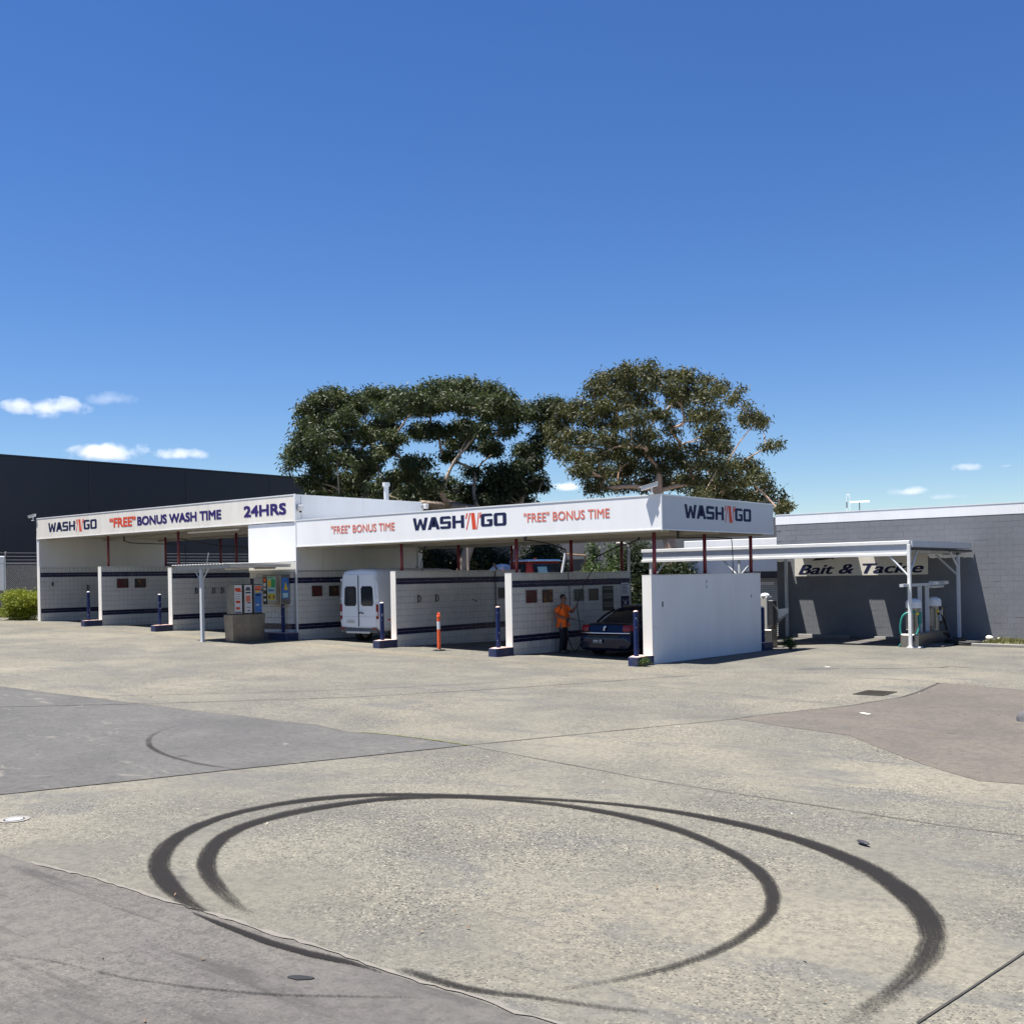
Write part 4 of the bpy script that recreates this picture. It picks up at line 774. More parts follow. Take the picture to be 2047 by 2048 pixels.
# ------------------------------------------------------------------ dark blue sedan
car = thing("sedan", "dark blue sedan with chrome boot strip parked in the right wash bay", "car", (-2.52, 1.42, G(-2.5, 2)))
def csec(y, zb, zt, wb, wm, wd):
    h = zt - zb
    r_ = [(0, zb), (wb * .9, zb), (wb, zb + .05), (wm, zb + h * .35), (wm * .995, zb + h * .62), (wm * .95, zb + h * .86), (wd, zt - .012), (wd * .6, zt + .012), (0, zt + .02)]
    return [(x, y, z) for x, z in r_] + [(-x, y, z) for x, z in r_[1:-1]][::-1]
b = B()
loft(b, [csec(-.02, .24, .60, .70, .76, .66), csec(.02, .20, .66, .84, .88, .80), csec(.09, .19, .72, .87, .915, .85), csec(.13, .19, .92, .87, .915, .78), csec(.18, .20, .985, .87, .92, .74), csec(.45, .24, 1.0, .88, .94, .76), csec(.95, .22, .99, .89, .95, .80), csec(2.2, .20, .97, .90, .955, .84), csec(3.6, .20, .95, .90, .955, .83), csec(4.3, .22, .86, .88, .94, .78), csec(4.85, .25, .74, .80, .88, .70), csec(5.08, .30, .62, .62, .74, .56)])
bo = obj("body", b, M['carblue'], car, smooth=True)
md = bo.modifiers.new("sub", 'SUBSURF'); md.levels = 1; md.render_levels = 2
def gsec(y, zr, wt, wb, zb=.95):
    r_ = [(0, zb), (wb, zb), (wb * .985, zb + (zr - zb) * .3), (wt, zr - .05 * min(1, (zr - zb) * 3)), (wt * .85, zr - .01), (0, zr + .012)]
    return [(x, y, z) for x, z in r_] + [(-x, y, z) for x, z in r_[1:-1]][::-1]
b = B(); loft(b, [gsec(.82, 1.0, .66, .74), gsec(1.05, 1.14, .62, .78), gsec(1.5, 1.36, .59, .80), gsec(2.0, 1.46, .58, .81), gsec(2.6, 1.475, .58, .81), gsec(3.05, 1.42, .57, .80), gsec(3.9, 1.0, .66, .78)])
gh = obj("cabin_glass", b, M['glass'], car, smooth=True)
b = B(); loft(b, [[(x, y, z) for x, z in ((-wt, zr - .035), (-wt * .8, zr + .008), (0, zr + .022), (wt * .8, zr + .008), (wt, zr - .035), (0, zr - .02))] for y, zr, wt in ((1.45, 1.345, .60), (2.0, 1.46, .595), (2.6, 1.477, .595), (3.0, 1.43, .58))]); obj("roof", b, M['carblue'], car, smooth=True)
for s in (-1, 1):
    for (ya, za, yb, zb_) in ((.80, 1.0, 1.5, 1.35), (2.3, .98, 2.35, 1.45)):
        b = B(); tube(b, [(s * .775, ya, za), (s * .70, (ya + yb) / 2, (za + zb_) / 2 + .03), (s * .605, yb, zb_)], .035, 6); obj("pillar", b, M['carblue'], car)
    b = B(); loft(b, [[(s * x, y, z) for y, z in ((yq, .74), (yq - .012, .80), (yq + .0, .88), (yq + .04, .945), (yq + .1, .91), (yq + .1, .75))] for x, yq in ((.60, .09), (.74, .095), (.83, .115), (.895, .18), (.925, .34))]); obj("tail_light", b, M['redlens'], car)
    for k in (0, 1):
        b = B(); tube(b, [(s * .60 + k * .10 * s, -.06, .30), (s * .60 + k * .10 * s, .15, .30)], .042, 14, False); e = obj("exhaust_tip", b, M['chrome'], car)
        q = B(); tube(q, [(s * .60 + k * .10 * s, -.03, .30), (s * .60 + k * .10 * s, .02, .30)], .034, 12); obj("bore", q, M['black'], e)
    for yy in (.95, 3.95): wheel(car, (s * .82, yy, .335), .335, .22)
    b = B(); sphere(b, (s * .98, 3.35, .98), (.12, .09, .07), 12, 8); obj("mirror", b, M['carblue'], car)
b = B(); loft(b, [[(x, yq, z) for yq, z in ((yy - .035, .690), (yy - .045, .715), (yy - .03, .735), (yy + .02, .735), (yy + .02, .69))] for x, yy in ((-.86, .075), (-.6, .028), (0, .008), (.6, .028), (.86, .075))]); obj("chrome_strip", b, M['chrome'], car, smooth=True)
b = B(); box(b, (-.36, -.060, .42), (-.02 + .0, -.035, .53), .004); pl = obj("number_plate", b, M['black'], car)
b = B()
for k, h in enumerate((.05, .05, .05, .05, 0, .06, .06)):
    if h: box(b, (-.34 + k * .043, -.0625, .463), (-.308 + k * .043, -.0605, .463 + h))
box(b, (-.355, -.0625, .424), (-.025, -.0605, .434)); obj("plate_marks", b, M['capwhite'], pl)
b = B(); sphere(b, (-.02, .045, .86), (.03, .018, .055), 10, 8); sphere(b, (.02, .055, .90), (.03, .014, .03), 10, 6); sphere(b, (-.03, .04, .80), (.05, .014, .022), 10, 6); obj("badge", b, M['chrome'], car, smooth=True)
b = B(); box(b, (-.55, -.035, .60), (.55, -.012, .66), .008); obj("bumper_recess", b, M['black'], car)

# ------------------------------------------------------------------ person with washing lance
def skin_mesh(name, verts, edges, radii, m, parent, root=0, sub=2, loc=(0, 0, 0)):
    me = bpy.data.meshes.new(name); me.from_pydata(verts, edges, []); o = bpy.data.objects.new(name, me); sc.collection.objects.link(o)
    md = o.modifiers.new("skin", 'SKIN'); md.use_smooth_shade = True; md.branch_smoothing = .4
    sv = me.skin_vertices[0].data
    for i, r_ in enumerate(radii):
        sv[i].radius = r_ if hasattr(r_, '__len__') else (r_, r_); sv[i].use_root = (i == root)
    s2 = o.modifiers.new("sub", 'SUBSURF'); s2.levels = sub; s2.render_levels = sub
    dg = bpy.context.evaluated_depsgraph_get(); nm = bpy.data.meshes.new_from_object(o.evaluated_get(dg))
    bpy.data.objects.remove(o); nm.name = name; nm.materials.clear(); nm.materials.append(m); nm.shade_smooth()
    return link(bpy.data.objects.new(name, nm), parent)
def chain(*paths):
    """paths: lists of (key, point, radius); shared keys join"""
    idx = {}; V = []; E = []; Rd = []
    for p in paths:
        prev = None
        for it in p:
            k = it[0]
            if k not in idx: idx[k] = len(V); V.append(it[1]); Rd.append(it[2])
            if prev is not None: E.append((prev, idx[k]))
            prev = idx[k]
    return V, E, Rd, idx
# local frame: x = forward, y = his left, z up; he faces along the bay front, three-quarter to the camera
PH = R(8)
per = thing("person", "person in orange polo shirt and dark trousers holding a washing lance by the tiled wall", "person", (-4.38, 1.95, G(-4.33, 1.95) - .01), PH)
HL = (.38, .12, 1.42)      # raised left hand on the hanging hose
HR = (.24, -.12, 1.07)     # right hand on the lance trigger at the waist
def hand(key, c, d, up, side):
    """palm plus five bent fingers curling round a bar through c; returns chains"""
    c = Vector(c); d = Vector(d).normalized(); up = Vector(up).normalized(); s = d.cross(up).normalized() * side
    out = [[(key + "p", c - d * .0, .026), (key + "k", c + d * .035, (.018, .032))]]
    for i, (o_, ln) in enumerate(((.027, .026), (.009, .030), (-.009, .028), (-.026, .022))):
        b0 = c + d * .045 + up * o_
        out.append([(key + "k", None, None), (key + "f%da" % i, b0, .010), (key + "f%db" % i, b0 + d * ln * .8 + s * ln * .5, .009), (key + "f%dc" % i, b0 + d * ln * .5 + s * ln * 1.4, .008)])
    out.append([(key + "p", None, None), (key + "ta", c + up * .035 + s * .012 + d * .01, .011), (key + "tb", c + up * .045 + s * .035 + d * .035, .010)])
    return out
body = [
    [("pel", (0, 0, .98), (.14, .12)), ("wa", (0, 0, 1.10), (.13, .115)), ("ch", (.01, 0, 1.32), (.165, .13)), ("nb", (0, 0, 1.48), (.09, .08)), ("nk", (.02, 0, 1.55), .062), ("hd", (.035, 0, 1.63), (.078, .09)), ("hm", (.04, 0, 1.70), (.082, .1)), ("ht", (.025, 0, 1.77), (.052, .068))],
    [("ch", None, None), ("shR", (0, -.20, 1.44), .07), ("elR", (-.13, -.30, 1.20), .052), ("wrR", (.13, -.19, 1.08), .036), ("hRp", None, None)],
    [("ch", None, None), ("shL", (0, .20, 1.44), .07), ("elL", (.17, .27, 1.24), .052), ("wrL", (.33, .17, 1.38), .036), ("hLp", None, None)],
    [("pel", None, None), ("hiR", (0, -.10, .90), .095), ("knR", (.05, -.13, .50), .065), ("anR", (0, -.15, .10), .045), ("toR", (.14, -.17, .045), .038)],
    [("pel", None, None), ("hiL", (0, .10, .90), .095), ("knL", (.02, .12, .50), .065), ("anL", (-.04, .13, .10), .045), ("toL", (.10, .15, .045), .038)],
]
hs = hand("hL", HL, (.75, -.2, .5), (-.3, .2, .9), -1) + hand("hR", HR, (.9, .35, -.1), (.1, -.1, 1), 1)
defs = {}
for p in body + hs:
    for k, q, r_ in p:
        if q is not None: defs[k] = (k, tuple(q), r_)
V_, E_, R_d, ix = chain(*[[defs[k] for k, _, _ in p] for p in body + hs])
skin_mesh("body", V_, E_, R_d, M['skin'], per, ix["pel"], 2)
V_, E_, R_d, ix = chain([("hem", (0, 0, .915), (.178, .165)), ("pel", (0, 0, .985), (.182, .168)), ("wa", (0, 0, 1.10), (.180, .165)), ("ch", (.01, 0, 1.32), (.212, .178)), ("nb", (0, 0, 1.46), (.135, .12)), ("nk", (.01, 0, 1.525), (.075, .072))],
                        [("ch", 0, 0), ("shR", (0, -.205, 1.43), .108), ("slR", (-.07, -.258, 1.31), .088), ("slR2", (-.095, -.275, 1.265), .086)], [("ch", 0, 0), ("shL", (0, .205, 1.43), .108), ("slL", (.09, .245, 1.33), .088), ("slL2", (.125, .258, 1.29), .086)])
skin_mesh("shirt", V_, E_, R_d, M['shirt'], per, ix["pel"], 2)
V_, E_, R_d, ix = chain([("top", (0, 0, 1.02), (.14, .125)), ("pel", (0, 0, .96), (.15, .13)), ("cr", (0, 0, .89), (.15, .13))], [("cr", 0, 0), ("hR", (.01, -.10, .78), .108), ("kR", (.05, -.13, .50), .09), ("aR", (.0, -.15, .12), .078), ("aR2", (.0, -.152, .06), .078)],
                        [("cr", 0, 0), ("hL", (.01, .10, .78), .108), ("kL", (.02, .12, .50), .09), ("aL", (-.04, .13, .12), .078), ("aL2", (-.04, .131, .06), .078)])
skin_mesh("trousers", V_, E_, R_d, M['trouser'], per, ix["pel"], 2)
b = B(); sphere(b, (.012, 0, 1.735), (.098, .088, .085), 16, 12)
for v in b.verts:
    if v.co.x > .055 and v.co.z < 1.775: v.co.x = .055
    if v.co.z < 1.665: v.co.z = 1.665
obj("hair", b, M['hair'], per, smooth=True)
b = B(); sphere(b, (.115, 0, 1.665), (.022, .014, .022), 10, 8); obj("nose", b, M['skin'], per, smooth=True)
for s in (-1, 1):
    b = B(); sphere(b, (.03, s * .09, 1.675), (.02, .012, .034), 10, 8); obj("ear", b, M['skin'], per, smooth=True)
    b = B(); sphere(b, (.100, s * .035, 1.69), (.022, .030, .020), 12, 8); obj("sunglass_lens", b, M['glass'], per, smooth=True)
    b = B(); box(b, (-.09 if s < 0 else -.13, s * .15 - .052, .012), (.19 if s < 0 else .15, s * .15 + .052, .10), .03, 2); obj("boot", b, M['boot'], per, smooth=True)
b = B(); box(b, (.095, -.028, 1.617), (.112, .028, 1.628), .004); obj("mouth", b, M['hair'], per)
# lance, its trigger and the hose hanging from the boom
ln = thing("wash_lance", "black high-pressure lance and hose held by the person in orange", "lance", tuple(per.location), PH)
b = B(); tube(b, [(.20, -.14, 1.09), (.34, -.08, 1.06), (.72, .02, .97)], [.02, .014, .010], 8); obj("lance_tube", b, M['black'], ln)
b = B(); box(b, (.21, -.16, .96), (.27, -.11, 1.08), .012); obj("trigger_grip", b, M['black'], ln)
b = B(); tube(b, smoothpts([(.22, -.14, .98), (.24, -.16, .55), (.40, -.05, .08), (.58, .05, .35), (.52, .10, .9), (.43, .11, 1.44)], 6), .015, 6); obj("hose", b, M['black'], ln)

def boom(label, pivot, pts, drop, r=.022):
    t = thing("hose_boom", label, "hose boom", pivot, 0, "overhead hose booms in the wash bays")
    P = Vector(pivot)
    b = B(); tube(b, [(0, 0, -.22), (0, 0, 0)], .04, 8); obj("pivot", b, M['darksteel'], t)
    b = B(); tube(b, smoothpts([(0, 0, -.18)] + [Vector(p) - P for p in pts], 5), [r] * 1 if False else r, 7); obj("arm", b, M['darksteel'], t)
    b = B(); tube(b, smoothpts([Vector(p) - P for p in drop], 5), .013, 6); obj("hose", b, M['black'], t)
c22, s22 = math.cos(PH), math.sin(PH)
def pw(p): return (-4.38 + p[0] * c22 - p[1] * s22, 1.95 + p[0] * s22 + p[1] * c22, p[2] + G(-4.33, 1.95) - .01)
hand_w = pw((.43, .11, 1.48))
boom("black hose boom swung over the blue sedan towards the man in orange", (-2.5, 3.4, 3.70), [(-2.5, 3.0, 3.42), (-2.5, 2.0, 3.22), (-2.5, 1.09, 2.97)], [(-2.5, 1.09, 2.97), (-2.52, 1.07, 2.75), (-3.2, 1.45, 2.20), hand_w])
boom("black hose boom hanging over the middle bay left of the red truck", (-4.5, .30, 3.70), [(-4.6, .9, 3.50), (-4.6, 1.7, 3.42), (-4.6, 2.46, 3.25)], [(-4.6, 2.46, 3.25), (-4.6, 2.50, 2.9), (-4.58, 2.58, 2.3), (-4.57, 2.6, 1.5)])
boom("black hose boom above the white van's bay", (-12.6, 4.6, 3.70), [(-12.2, 4.2, 3.55), (-11.6, 3.2, 3.42), (-10.6, 2.4, 3.30)], [(-10.6, 2.4, 3.30), (-10.55, 2.4, 2.6), (-9.5, 3.9, 1.6)])
boom("black hose boom near the plain outer wall under the canopy end", (-.9, 3.0, 3.70), [(-.9, 3.6, 3.50), (-.5, 4.4, 3.52), (-.3, 5.2, 3.48)], [(-.3, 5.2, 3.48), (-.3, 5.25, 3.1), (-.32, 5.3, 2.45)])
boom("black hose boom in the leftmost wash bay", (-29.5, 2.6, 4.60), [(-29.2, 2.8, 4.30), (-28.6, 3.6, 4.25), (-28.2, 4.9, 4.22)], [(-28.2, 4.9, 4.22), (-28.2, 4.95, 3.6), (-28.2, 5.0, 2.7)])
boom("black hose boom in the second bay from the left", (-26.2, 3.2, 4.60), [(-25.6, 3.6, 4.25), (-24.8, 4.4, 4.05), (-23.9, 5.4, 3.95)], [(-23.9, 5.4, 3.95), (-23.9, 5.45, 3.5), (-23.9, 5.5, 2.6)])

# ------------------------------------------------------------------ posters, notices and mat clips on the tiled walls
def postermat(name, seed, cols):
    m, t, p = newmat(name); p.inputs['Roughness'].default_value = .35
    g = N(t, "NewGeometry", name="POS"); mp = N(t, "Mapping"); mp.inputs['Location'].default_value = (seed * 3.7, seed * 1.3, seed); t.links.new(g.outputs['Position'], mp.inputs['Vector'])
    c = ramp(t, [(.30, cols[0]), (.45, cols[1]), (.55, cols[2]), (.68, cols[3])], noise(t, 6, 3, .5, mp.outputs[0])).outputs[0]
    t.links.new(c, p.inputs['Base Color']); return m
M['stripolive'] = mat("olive_board_strip", (.11, .12, .09), .6, var=.3, vs=10)
PM = [postermat("red_green_poster_print", 1, ((.02, .05, .02), (.11, .012, .012), (.075, .015, .015), (.05, .06, .03))),
      postermat("green_yellow_poster_print", 2, ((.012, .045, .018), (.03, .03, .018), (.10, .015, .012), (.17, .12, .02))),
      postermat("pale_green_poster_print", 3, ((.07, .09, .07), (.04, .055, .04), (.09, .10, .08), (.03, .03, .03))),
      postermat("brown_poster_print", 4, ((.04, .04, .025), (.08, .065, .04), (.05, .04, .025), (.10, .09, .07)))]
def poster(x, y0, y1, z0, z1, m, label, frame=True):
    t = thing("wall_poster", label, "poster", (x + .012, (y0 + y1) / 2, (z0 + z1) / 2), 0, "framed posters on the tiled walls")
    hw, hh = (y1 - y0) / 2, (z1 - z0) / 2
    b = B(); box(b, (0, -hw + .012, -hh + .012), (.010, hw - .012, hh - .012)); obj("print", b, m, t)
    b = B()
    for a, c in (((0, -hw, -hh), (.018, hw, -hh + .012)), ((0, -hw, hh - .012), (.018, hw, hh)), ((0, -hw, -hh + .012), (.018, -hw + .012, hh - .012)), ((0, hw - .012, -hh + .012), (.018, hw, hh - .012))): box(b, a, c)
    obj("frame", b, M['galv'], t); return t
poster(-14.45, .63, 1.14, 1.86, 2.26, PM[0], "reddish framed poster left of the white van, nearer the wall corner")
poster(-14.45, 1.43, 1.95, 1.85, 2.25, PM[1], "dark green and yellow framed poster just left of the white van")
poster(-4.80, .62, 1.20, 1.63, 2.04, PM[0], "reddish framed poster left of the man in orange, nearest the wall end")
poster(-4.80, 1.43, 2.01, 1.62, 2.04, PM[1], "green, red and yellow framed poster directly left of the man's head")
poster(-4.80, 3.09, 3.68, 1.62, 2.02, PM[2], "pale green framed poster crossed by the hose, right of the man's head")
poster(-4.80, 3.92, 4.51, 1.61, 2.02, PM[3], "brown framed poster beside the tall price board above the sedan")
poster(-27.05, .68, 1.26, 2.26, 2.68, PM[0], "reddish framed poster in the left block, left of its pair")
poster(-27.05, 1.53, 2.11, 2.25, 2.67, PM[1], "green and yellow framed poster in the left block, right of its pair")
poster(-9.60, 5.14, 5.60, 1.66, 2.06, PM[3], "brown poster deep in the middle bay beside the wall pipe")
t = thing("price_board", "tall narrow wash instruction board with lined strips above the sedan", "sign", (-4.788, 5.05, 1.67))
b = B(); box(b, (0, -.31, -.41), (.02, .31, .41), .004); obj("panel", b, M['darksteel'], t)
for k in range(8):
    b = B(); box(b, (.0205, -.27, -.38 + k * .095), (.024, .27, -.31 + k * .095)); obj("strip", b, M['stripolive'] if k % 3 else M['grate'], t)
t = thing("wall_notice", "pale notice sheet high on the far end of the sedan's bay wall", "notice", (-4.788, 6.1, 1.97)); b = B(); box(b, (0, -.24, -.20), (.008, .24, .20)); obj("sheet", b, M['lightgrey'], t)
b = B()
for k in range(7): box(b, (.0085, -.19, -.16 + k * .047), (.010, .19 - .06 * (k % 3), -.143 + k * .047))
obj("print_lines", b, M['letnavy'], t)
t = thing("wall_notice", "dark square notice below the pale sheet at the end of the sedan's bay wall", "notice", (-4.788, 6.1, 1.50)); b = B(); box(b, (0, -.25, -.22), (.01, .25, .22)); obj("sheet", b, M['letnavy'], t)
b = B()
for y, z, s in ((0, 0, .07), (-.12, .08, .03), (.12, .08, .03), (-.1, -.1, .03), (.1, -.1, .03)): sphere(b, (.011, y, z), (.004, s, s), 10, 6)
obj("emblem", b, M['greypaint'], t)
def clip(x, y, z, where):
    t = thing("mat_clip", "dark hanging car-mat clip " + where, "clip", (x + .012, y, z), 0, "car-mat clips on the tiled walls")
    b = B(); box(b, (0, -.02, -.13), (.03, .02, .13), .006); obj("plate", b, M['darksteel'], t)
    b = B(); tube(b, smoothpts([(.03, 0, .10), (.09, .02, .08), (.10, .05, -.02), (.05, .04, -.10)], 4), .018, 6); obj("jaw", b, M['darksteel'], t)
clip(-9.60, 1.0, 1.77, "on the middle bay wall, left of two"); clip(-9.60, 1.86, 1.77, "on the middle bay wall, right of two")
clip(-21.95, 1.06, 2.11, "just left of the shelter post"); clip(-21.95, 1.89, 2.10, "just right of the shelter post"); clip(-21.95, 2.31, 2.10, "second right of the shelter post, by the vending stand")
clip(-32.15, 2.27, 2.30, "on the far left wall above a bollard")
t = thing("wall_tap", "small dark tap on the far left tiled wall under the blue band", "tap", (-32.135, .55, 2.48)); b = B(); tube(b, smoothpts([(0, 0, 0), (.12, -.02, .02), (.16, -.05, -.08)], 4), .03, 8); obj("spout", b, M['darksteel'], t); b = B(); sphere(b, (.08, 0, .06), (.03, .07, .03), 8, 6); obj("handle", b, M['darksteel'], t)
t = thing("wall_pipe", "thin vertical supply pipe on the middle bay wall", "pipe", (-9.585, 5.0, 1.0)); b = B(); tube(b, [(0.02, 0, -.2), (.02, 0, 1.65)], .018, 6); obj("pipe", b, M['darksteel'], t)

# ------------------------------------------------------------------ small shelter and vending stand
sx0, sx1, sy0, sy1 = -17.62, -14.55, -2.95, -.055
sh = thing("vending_shelter", "small flat-roofed metal shelter on a single braced post", "shelter", (-16.16, -2.74, G(-16.16, -2.7)))
ox, oy, oz = sh.location
def ls(x, y, z): return (x - ox, y - oy, z - oz)
b = B(); box(b, ls(ox - .055, oy - .05, oz - .05), ls(ox + .055, oy + .05, 2.94)); obj("post", b, M['lightgrey'], sh)
b = B(); box(b, ls(ox - .11, oy - .10, oz), ls(ox + .11, oy + .10, oz + .015)); obj("foot_plate", b, M['galv'], sh)
for s in (-1, 1):
    b = B(); tube(b, [ls(ox + s * .05, oy, 2.50), ls(ox + s * .44, oy, 2.93)], .02, 6); obj("brace", b, M['lightgrey'], sh)
b = B(); box(b, ls(sx0 + .12, oy - .06, 2.90), ls(sx1 - .1, oy + .04, 3.03)); obj("front_beam", b, M['greypaint'], sh)
for x in (sx0 + .2, -16.2, sx1 - .2):
    b = B(); box(b, ls(x - .04, oy + .05, 2.93), ls(x + .04, sy1, 3.03)); obj("rafter", b, M['lightgrey'], sh)
b = B(); n = 74; z0 = 3.055     # corrugated roof sheet
prev = None
for i in range(n + 1):
    x = sx0 + (sx1 - sx0) * i / n; z = z0 + .014 * math.sin(i * math.pi / 2)
    r_ = [b.verts.new(ls(x, y, zz)) for y, zz in ((sy0, z - .01), (sy1, z + .03), (sy1, z + .034), (sy0, z - .006))]
    if prev:
        for k in range(4): b.faces.new((prev[k], prev[(k + 1) % 4], r_[(k + 1) % 4], r_[k]))
    prev = r_
obj("roof_sheet", b, M['galv'], sh)
for (x0, y, x1) in ((-16.9, -1.2, -15.6), (-16.35, -.35, -15.2)):
    b = B(); tube(b, [ls(x0, y, 2.90), ls(x1, y, 2.90)], .03, 8); obj("tube_light", b, M['capwhite'], sh)
    b = B(); box(b, ls(x0, y - .05, 2.925), ls(x1, y + .05, 2.96)); obj("light_batten", b, M['tan'] if y > -1 else M['capwhite'], sh)

vs = thing("vending_stand", "stainless plinth carrying the three vending cabinets under the shelter", "plinth", (-15.36, -1.55, G(-15.3, -1.5)))
b = B(); loft(b, [[(-.26, -.66, -.05), (.22, -.66, -.05), (.22, .62, -.05), (-.26, .62, -.05)], [(-.26, -.72, .93), (.27, -.72, .93), (.27, .66, .93), (-.26, .66, .93)]]); bmesh.ops.bevel(b, geom=b.edges[:], offset=.02, segments=2, affect='EDGES'); obj("body", b, M['steel'], vs)
b = B(); box(b, (-.24, -.70, .931), (.24, .64, .945)); obj("top_gasket", b, M['black'], vs)
prints = [  # (z0,z1,y0,y1,material) rectangles in a 0..1 poster, base colour
    (M['capwhite'], [(.80, .90, .10, .85, 'letred'), (.76, .80, .25, .95, 'letred'), (.66, .69, .2, .8, 'greypaint'), (.58, .61, .15, .75, 'greypaint'), (.50, .53, .15, .8, 'greypaint'), (.36, .45, .2, .75, 'letred'), (.14, .22, .2, .7, 'letred'), (.02, .05, .1, .9, 'letnavy')], "with a red car picture, nearest the shelter post"),
    (M['capwhite'], [(.86, .92, .25, .75, 'letnavy'), (.80, .85, .15, .85, 'letnavy'), (.70, .75, .15, .85, 'letnavy'), (.40, .62, .2, .8, 'letsalmon'), (.34, .38, .4, .8, 'letnavy'), (.18, .22, .25, .8, 'greypaint'), (.07, .10, .35, .75, 'letnavy')], "with a pink round picture, middle of three"),
    (M['letblue'] if 'letblue' in M else M['greypaint'], [(.88, .95, .1, .9, 'orange'), (.80, .86, .1, .9, 'letred'), (.72, .78, .1, .7, 'yellow'), (.02, .70, .05, .95, 'skyprint'), (.60, .66, .2, .8, 'letnavy'), (.25, .30, .2, .6, 'capwhite')], "with a blue and yellow sign, nearest the wall")]
M['yellow'] = mat("yellow_print", (.65, .45, .03), .5); M['skyprint'] = mat("blue_print", (.05, .16, .42), .5, var=.3, vs=14); M['greenprint'] = mat("green_print", (.02, .30, .09), .5, var=.2); M['paleprint'] = mat("pale_aqua_print", (.35, .55, .55), .5, var=.3, vs=9)
for i, (base, shapes, lab) in enumerate(prints):
    yc = -1.98 + i * .42; h = 1.02
    t = thing("vending_cabinet", "steel vending cabinet " + lab, "vending machine", (-15.36, yc, G(-15.3, -1.5) + .945), 0, "vending cabinets on the stand")
    b = B(); box(b, (-.20, -.19, 0), (.16, .19, h), .01); obj("case", b, M['steel'] if i == 0 else M['darksteel'], t)
    b = B(); box(b, (.16, -.15, .03), (.172, .17, h - .03)); pn = obj("sign_panel", b, base, t)
    by = {}
    for z0, z1, y0, y1, mm in shapes: by.setdefault(mm, []).append((z0, z1, y0, y1))
    for j, (mm, rs) in enumerate(by.items()):
        b = B()
        for z0, z1, y0, y1 in rs:
            d = .0008 * (j + 1); box(b, (.1725, -.15 + .32 * y0, .03 + (h - .06) * z0), (.1735 + d, -.15 + .32 * y1, .03 + (h - .06) * z1))
        obj("print", b, M[mm], pn)
    b = B(); box(b, (.16, -.188, .02), (.19, -.158, h - .02)); obj("edge_rail", b, M['steel'], t)
# grey cabinet, notice and change machine on the equipment room front
t = thing("wall_cabinet", "plain grey steel cabinet on the tiled front beside the vending stand", "cabinet", (-16.42, -.004, 2.13)); b = B(); box(b, (-.31, -.10, -.47), (.31, 0, .47), .012); obj("case", b, M['greypaint'], t)
b = B(); box(b, (-.26, -.106, -.42), (.26, -.099, .42), .004); d = obj("door", b, M['greypaint'], t); b = B(); box(b, (.16, -.125, -.05), (.20, -.106, .05), .006); obj("handle", b, M['black'], d); b = B(); box(b, (.02, -.109, -.36), (.14, -.1065, -.31)); obj("sticker", b, M['capwhite'], d)
t = thing("wall_notice", "narrow white notice sheet between grey cabinet and change machine", "notice", (-15.99, -.004, 2.08)); b = B(); box(b, (-.08, -.008, -.30), (.08, 0, .30)); obj("sheet", b, M['capwhite'], t)
b = B()
for k in range(9): box(b, (-.06, -.0095, -.24 + k * .055), (.05 - .02 * (k % 3), -.0082, -.225 + k * .055))
obj("print_lines", b, M['letpurple'], t)
cm = thing("change_machine", "steel change machine with green and blue posters behind a bollard", "change machine", (-15.28, -.004, 2.12))
b = B(); box(b, (-.55, -.42, -.50), (.44, 0, .54), .014); obj("case", b, M['steel'], cm)
b = B(); box(b, (-.50, -.432, -.50), (-.30, -.4205, .46)); p_ = obj("black_panel", b, M['black'], cm)
b = B()
for z0, z1 in ((.0, .1), (.14, .26), (-.2, -.13), (-.38, -.30)): box(b, (-.47, -.436, z0), (-.34, -.4325, z1))
obj("print", b, M['capwhite'], p_); b = B(); box(b, (-.46, -.436, .30), (-.33, -.4325, .42)); obj("print", b, M['orange'], p_)
b = B(); box(b, (-.27, -.431, -.36), (.18, -.4205, .48)); p_ = obj("poster", b, M['paleprint'], cm)
for (x0, x1, z0, z1, mm) in ((-.05, .16, .10, .40, 'greenprint'), (-.24, -.06, .12, .36, 'yellow'), (-.25, .16, -.34, -.12, 'yellow'), (-.22, .1, .42, .46, 'greenprint'), (-.2, .1, -.04, .03, 'skyprint')):
    b = B(); box(b, (x0, -.4345, z0), (x1, -.4315, z1)); obj("print", b, M[mm], p_)
b = B()
for x in (-.2, -.15, .05, .1): box(b, (x, -.4375, -.30), (x + .03, -.4348, -.18))
obj("print", b, M['black'], p_)
b = B(); box(b, (.4405, -.36, -.30), (.449, -.06, .44)); p_ = obj("poster", b, M['skyprint'], cm)
b = B(); poly(b, [(.4495, -.28, .0), (.4495, -.10, .0), (.4495, -.2, .30)], .003, 0); obj("print", b, M['yellow'], p_); b = B(); box(b, (.4495, -.33, -.26), (.453, -.1, -.10)); obj("print", b, M['paleprint'], p_)
b = B(); box(b, (-.60, -.60, .55), (.50, .0, .575)); obj("rain_hood", b, M['greypaint'], cm)

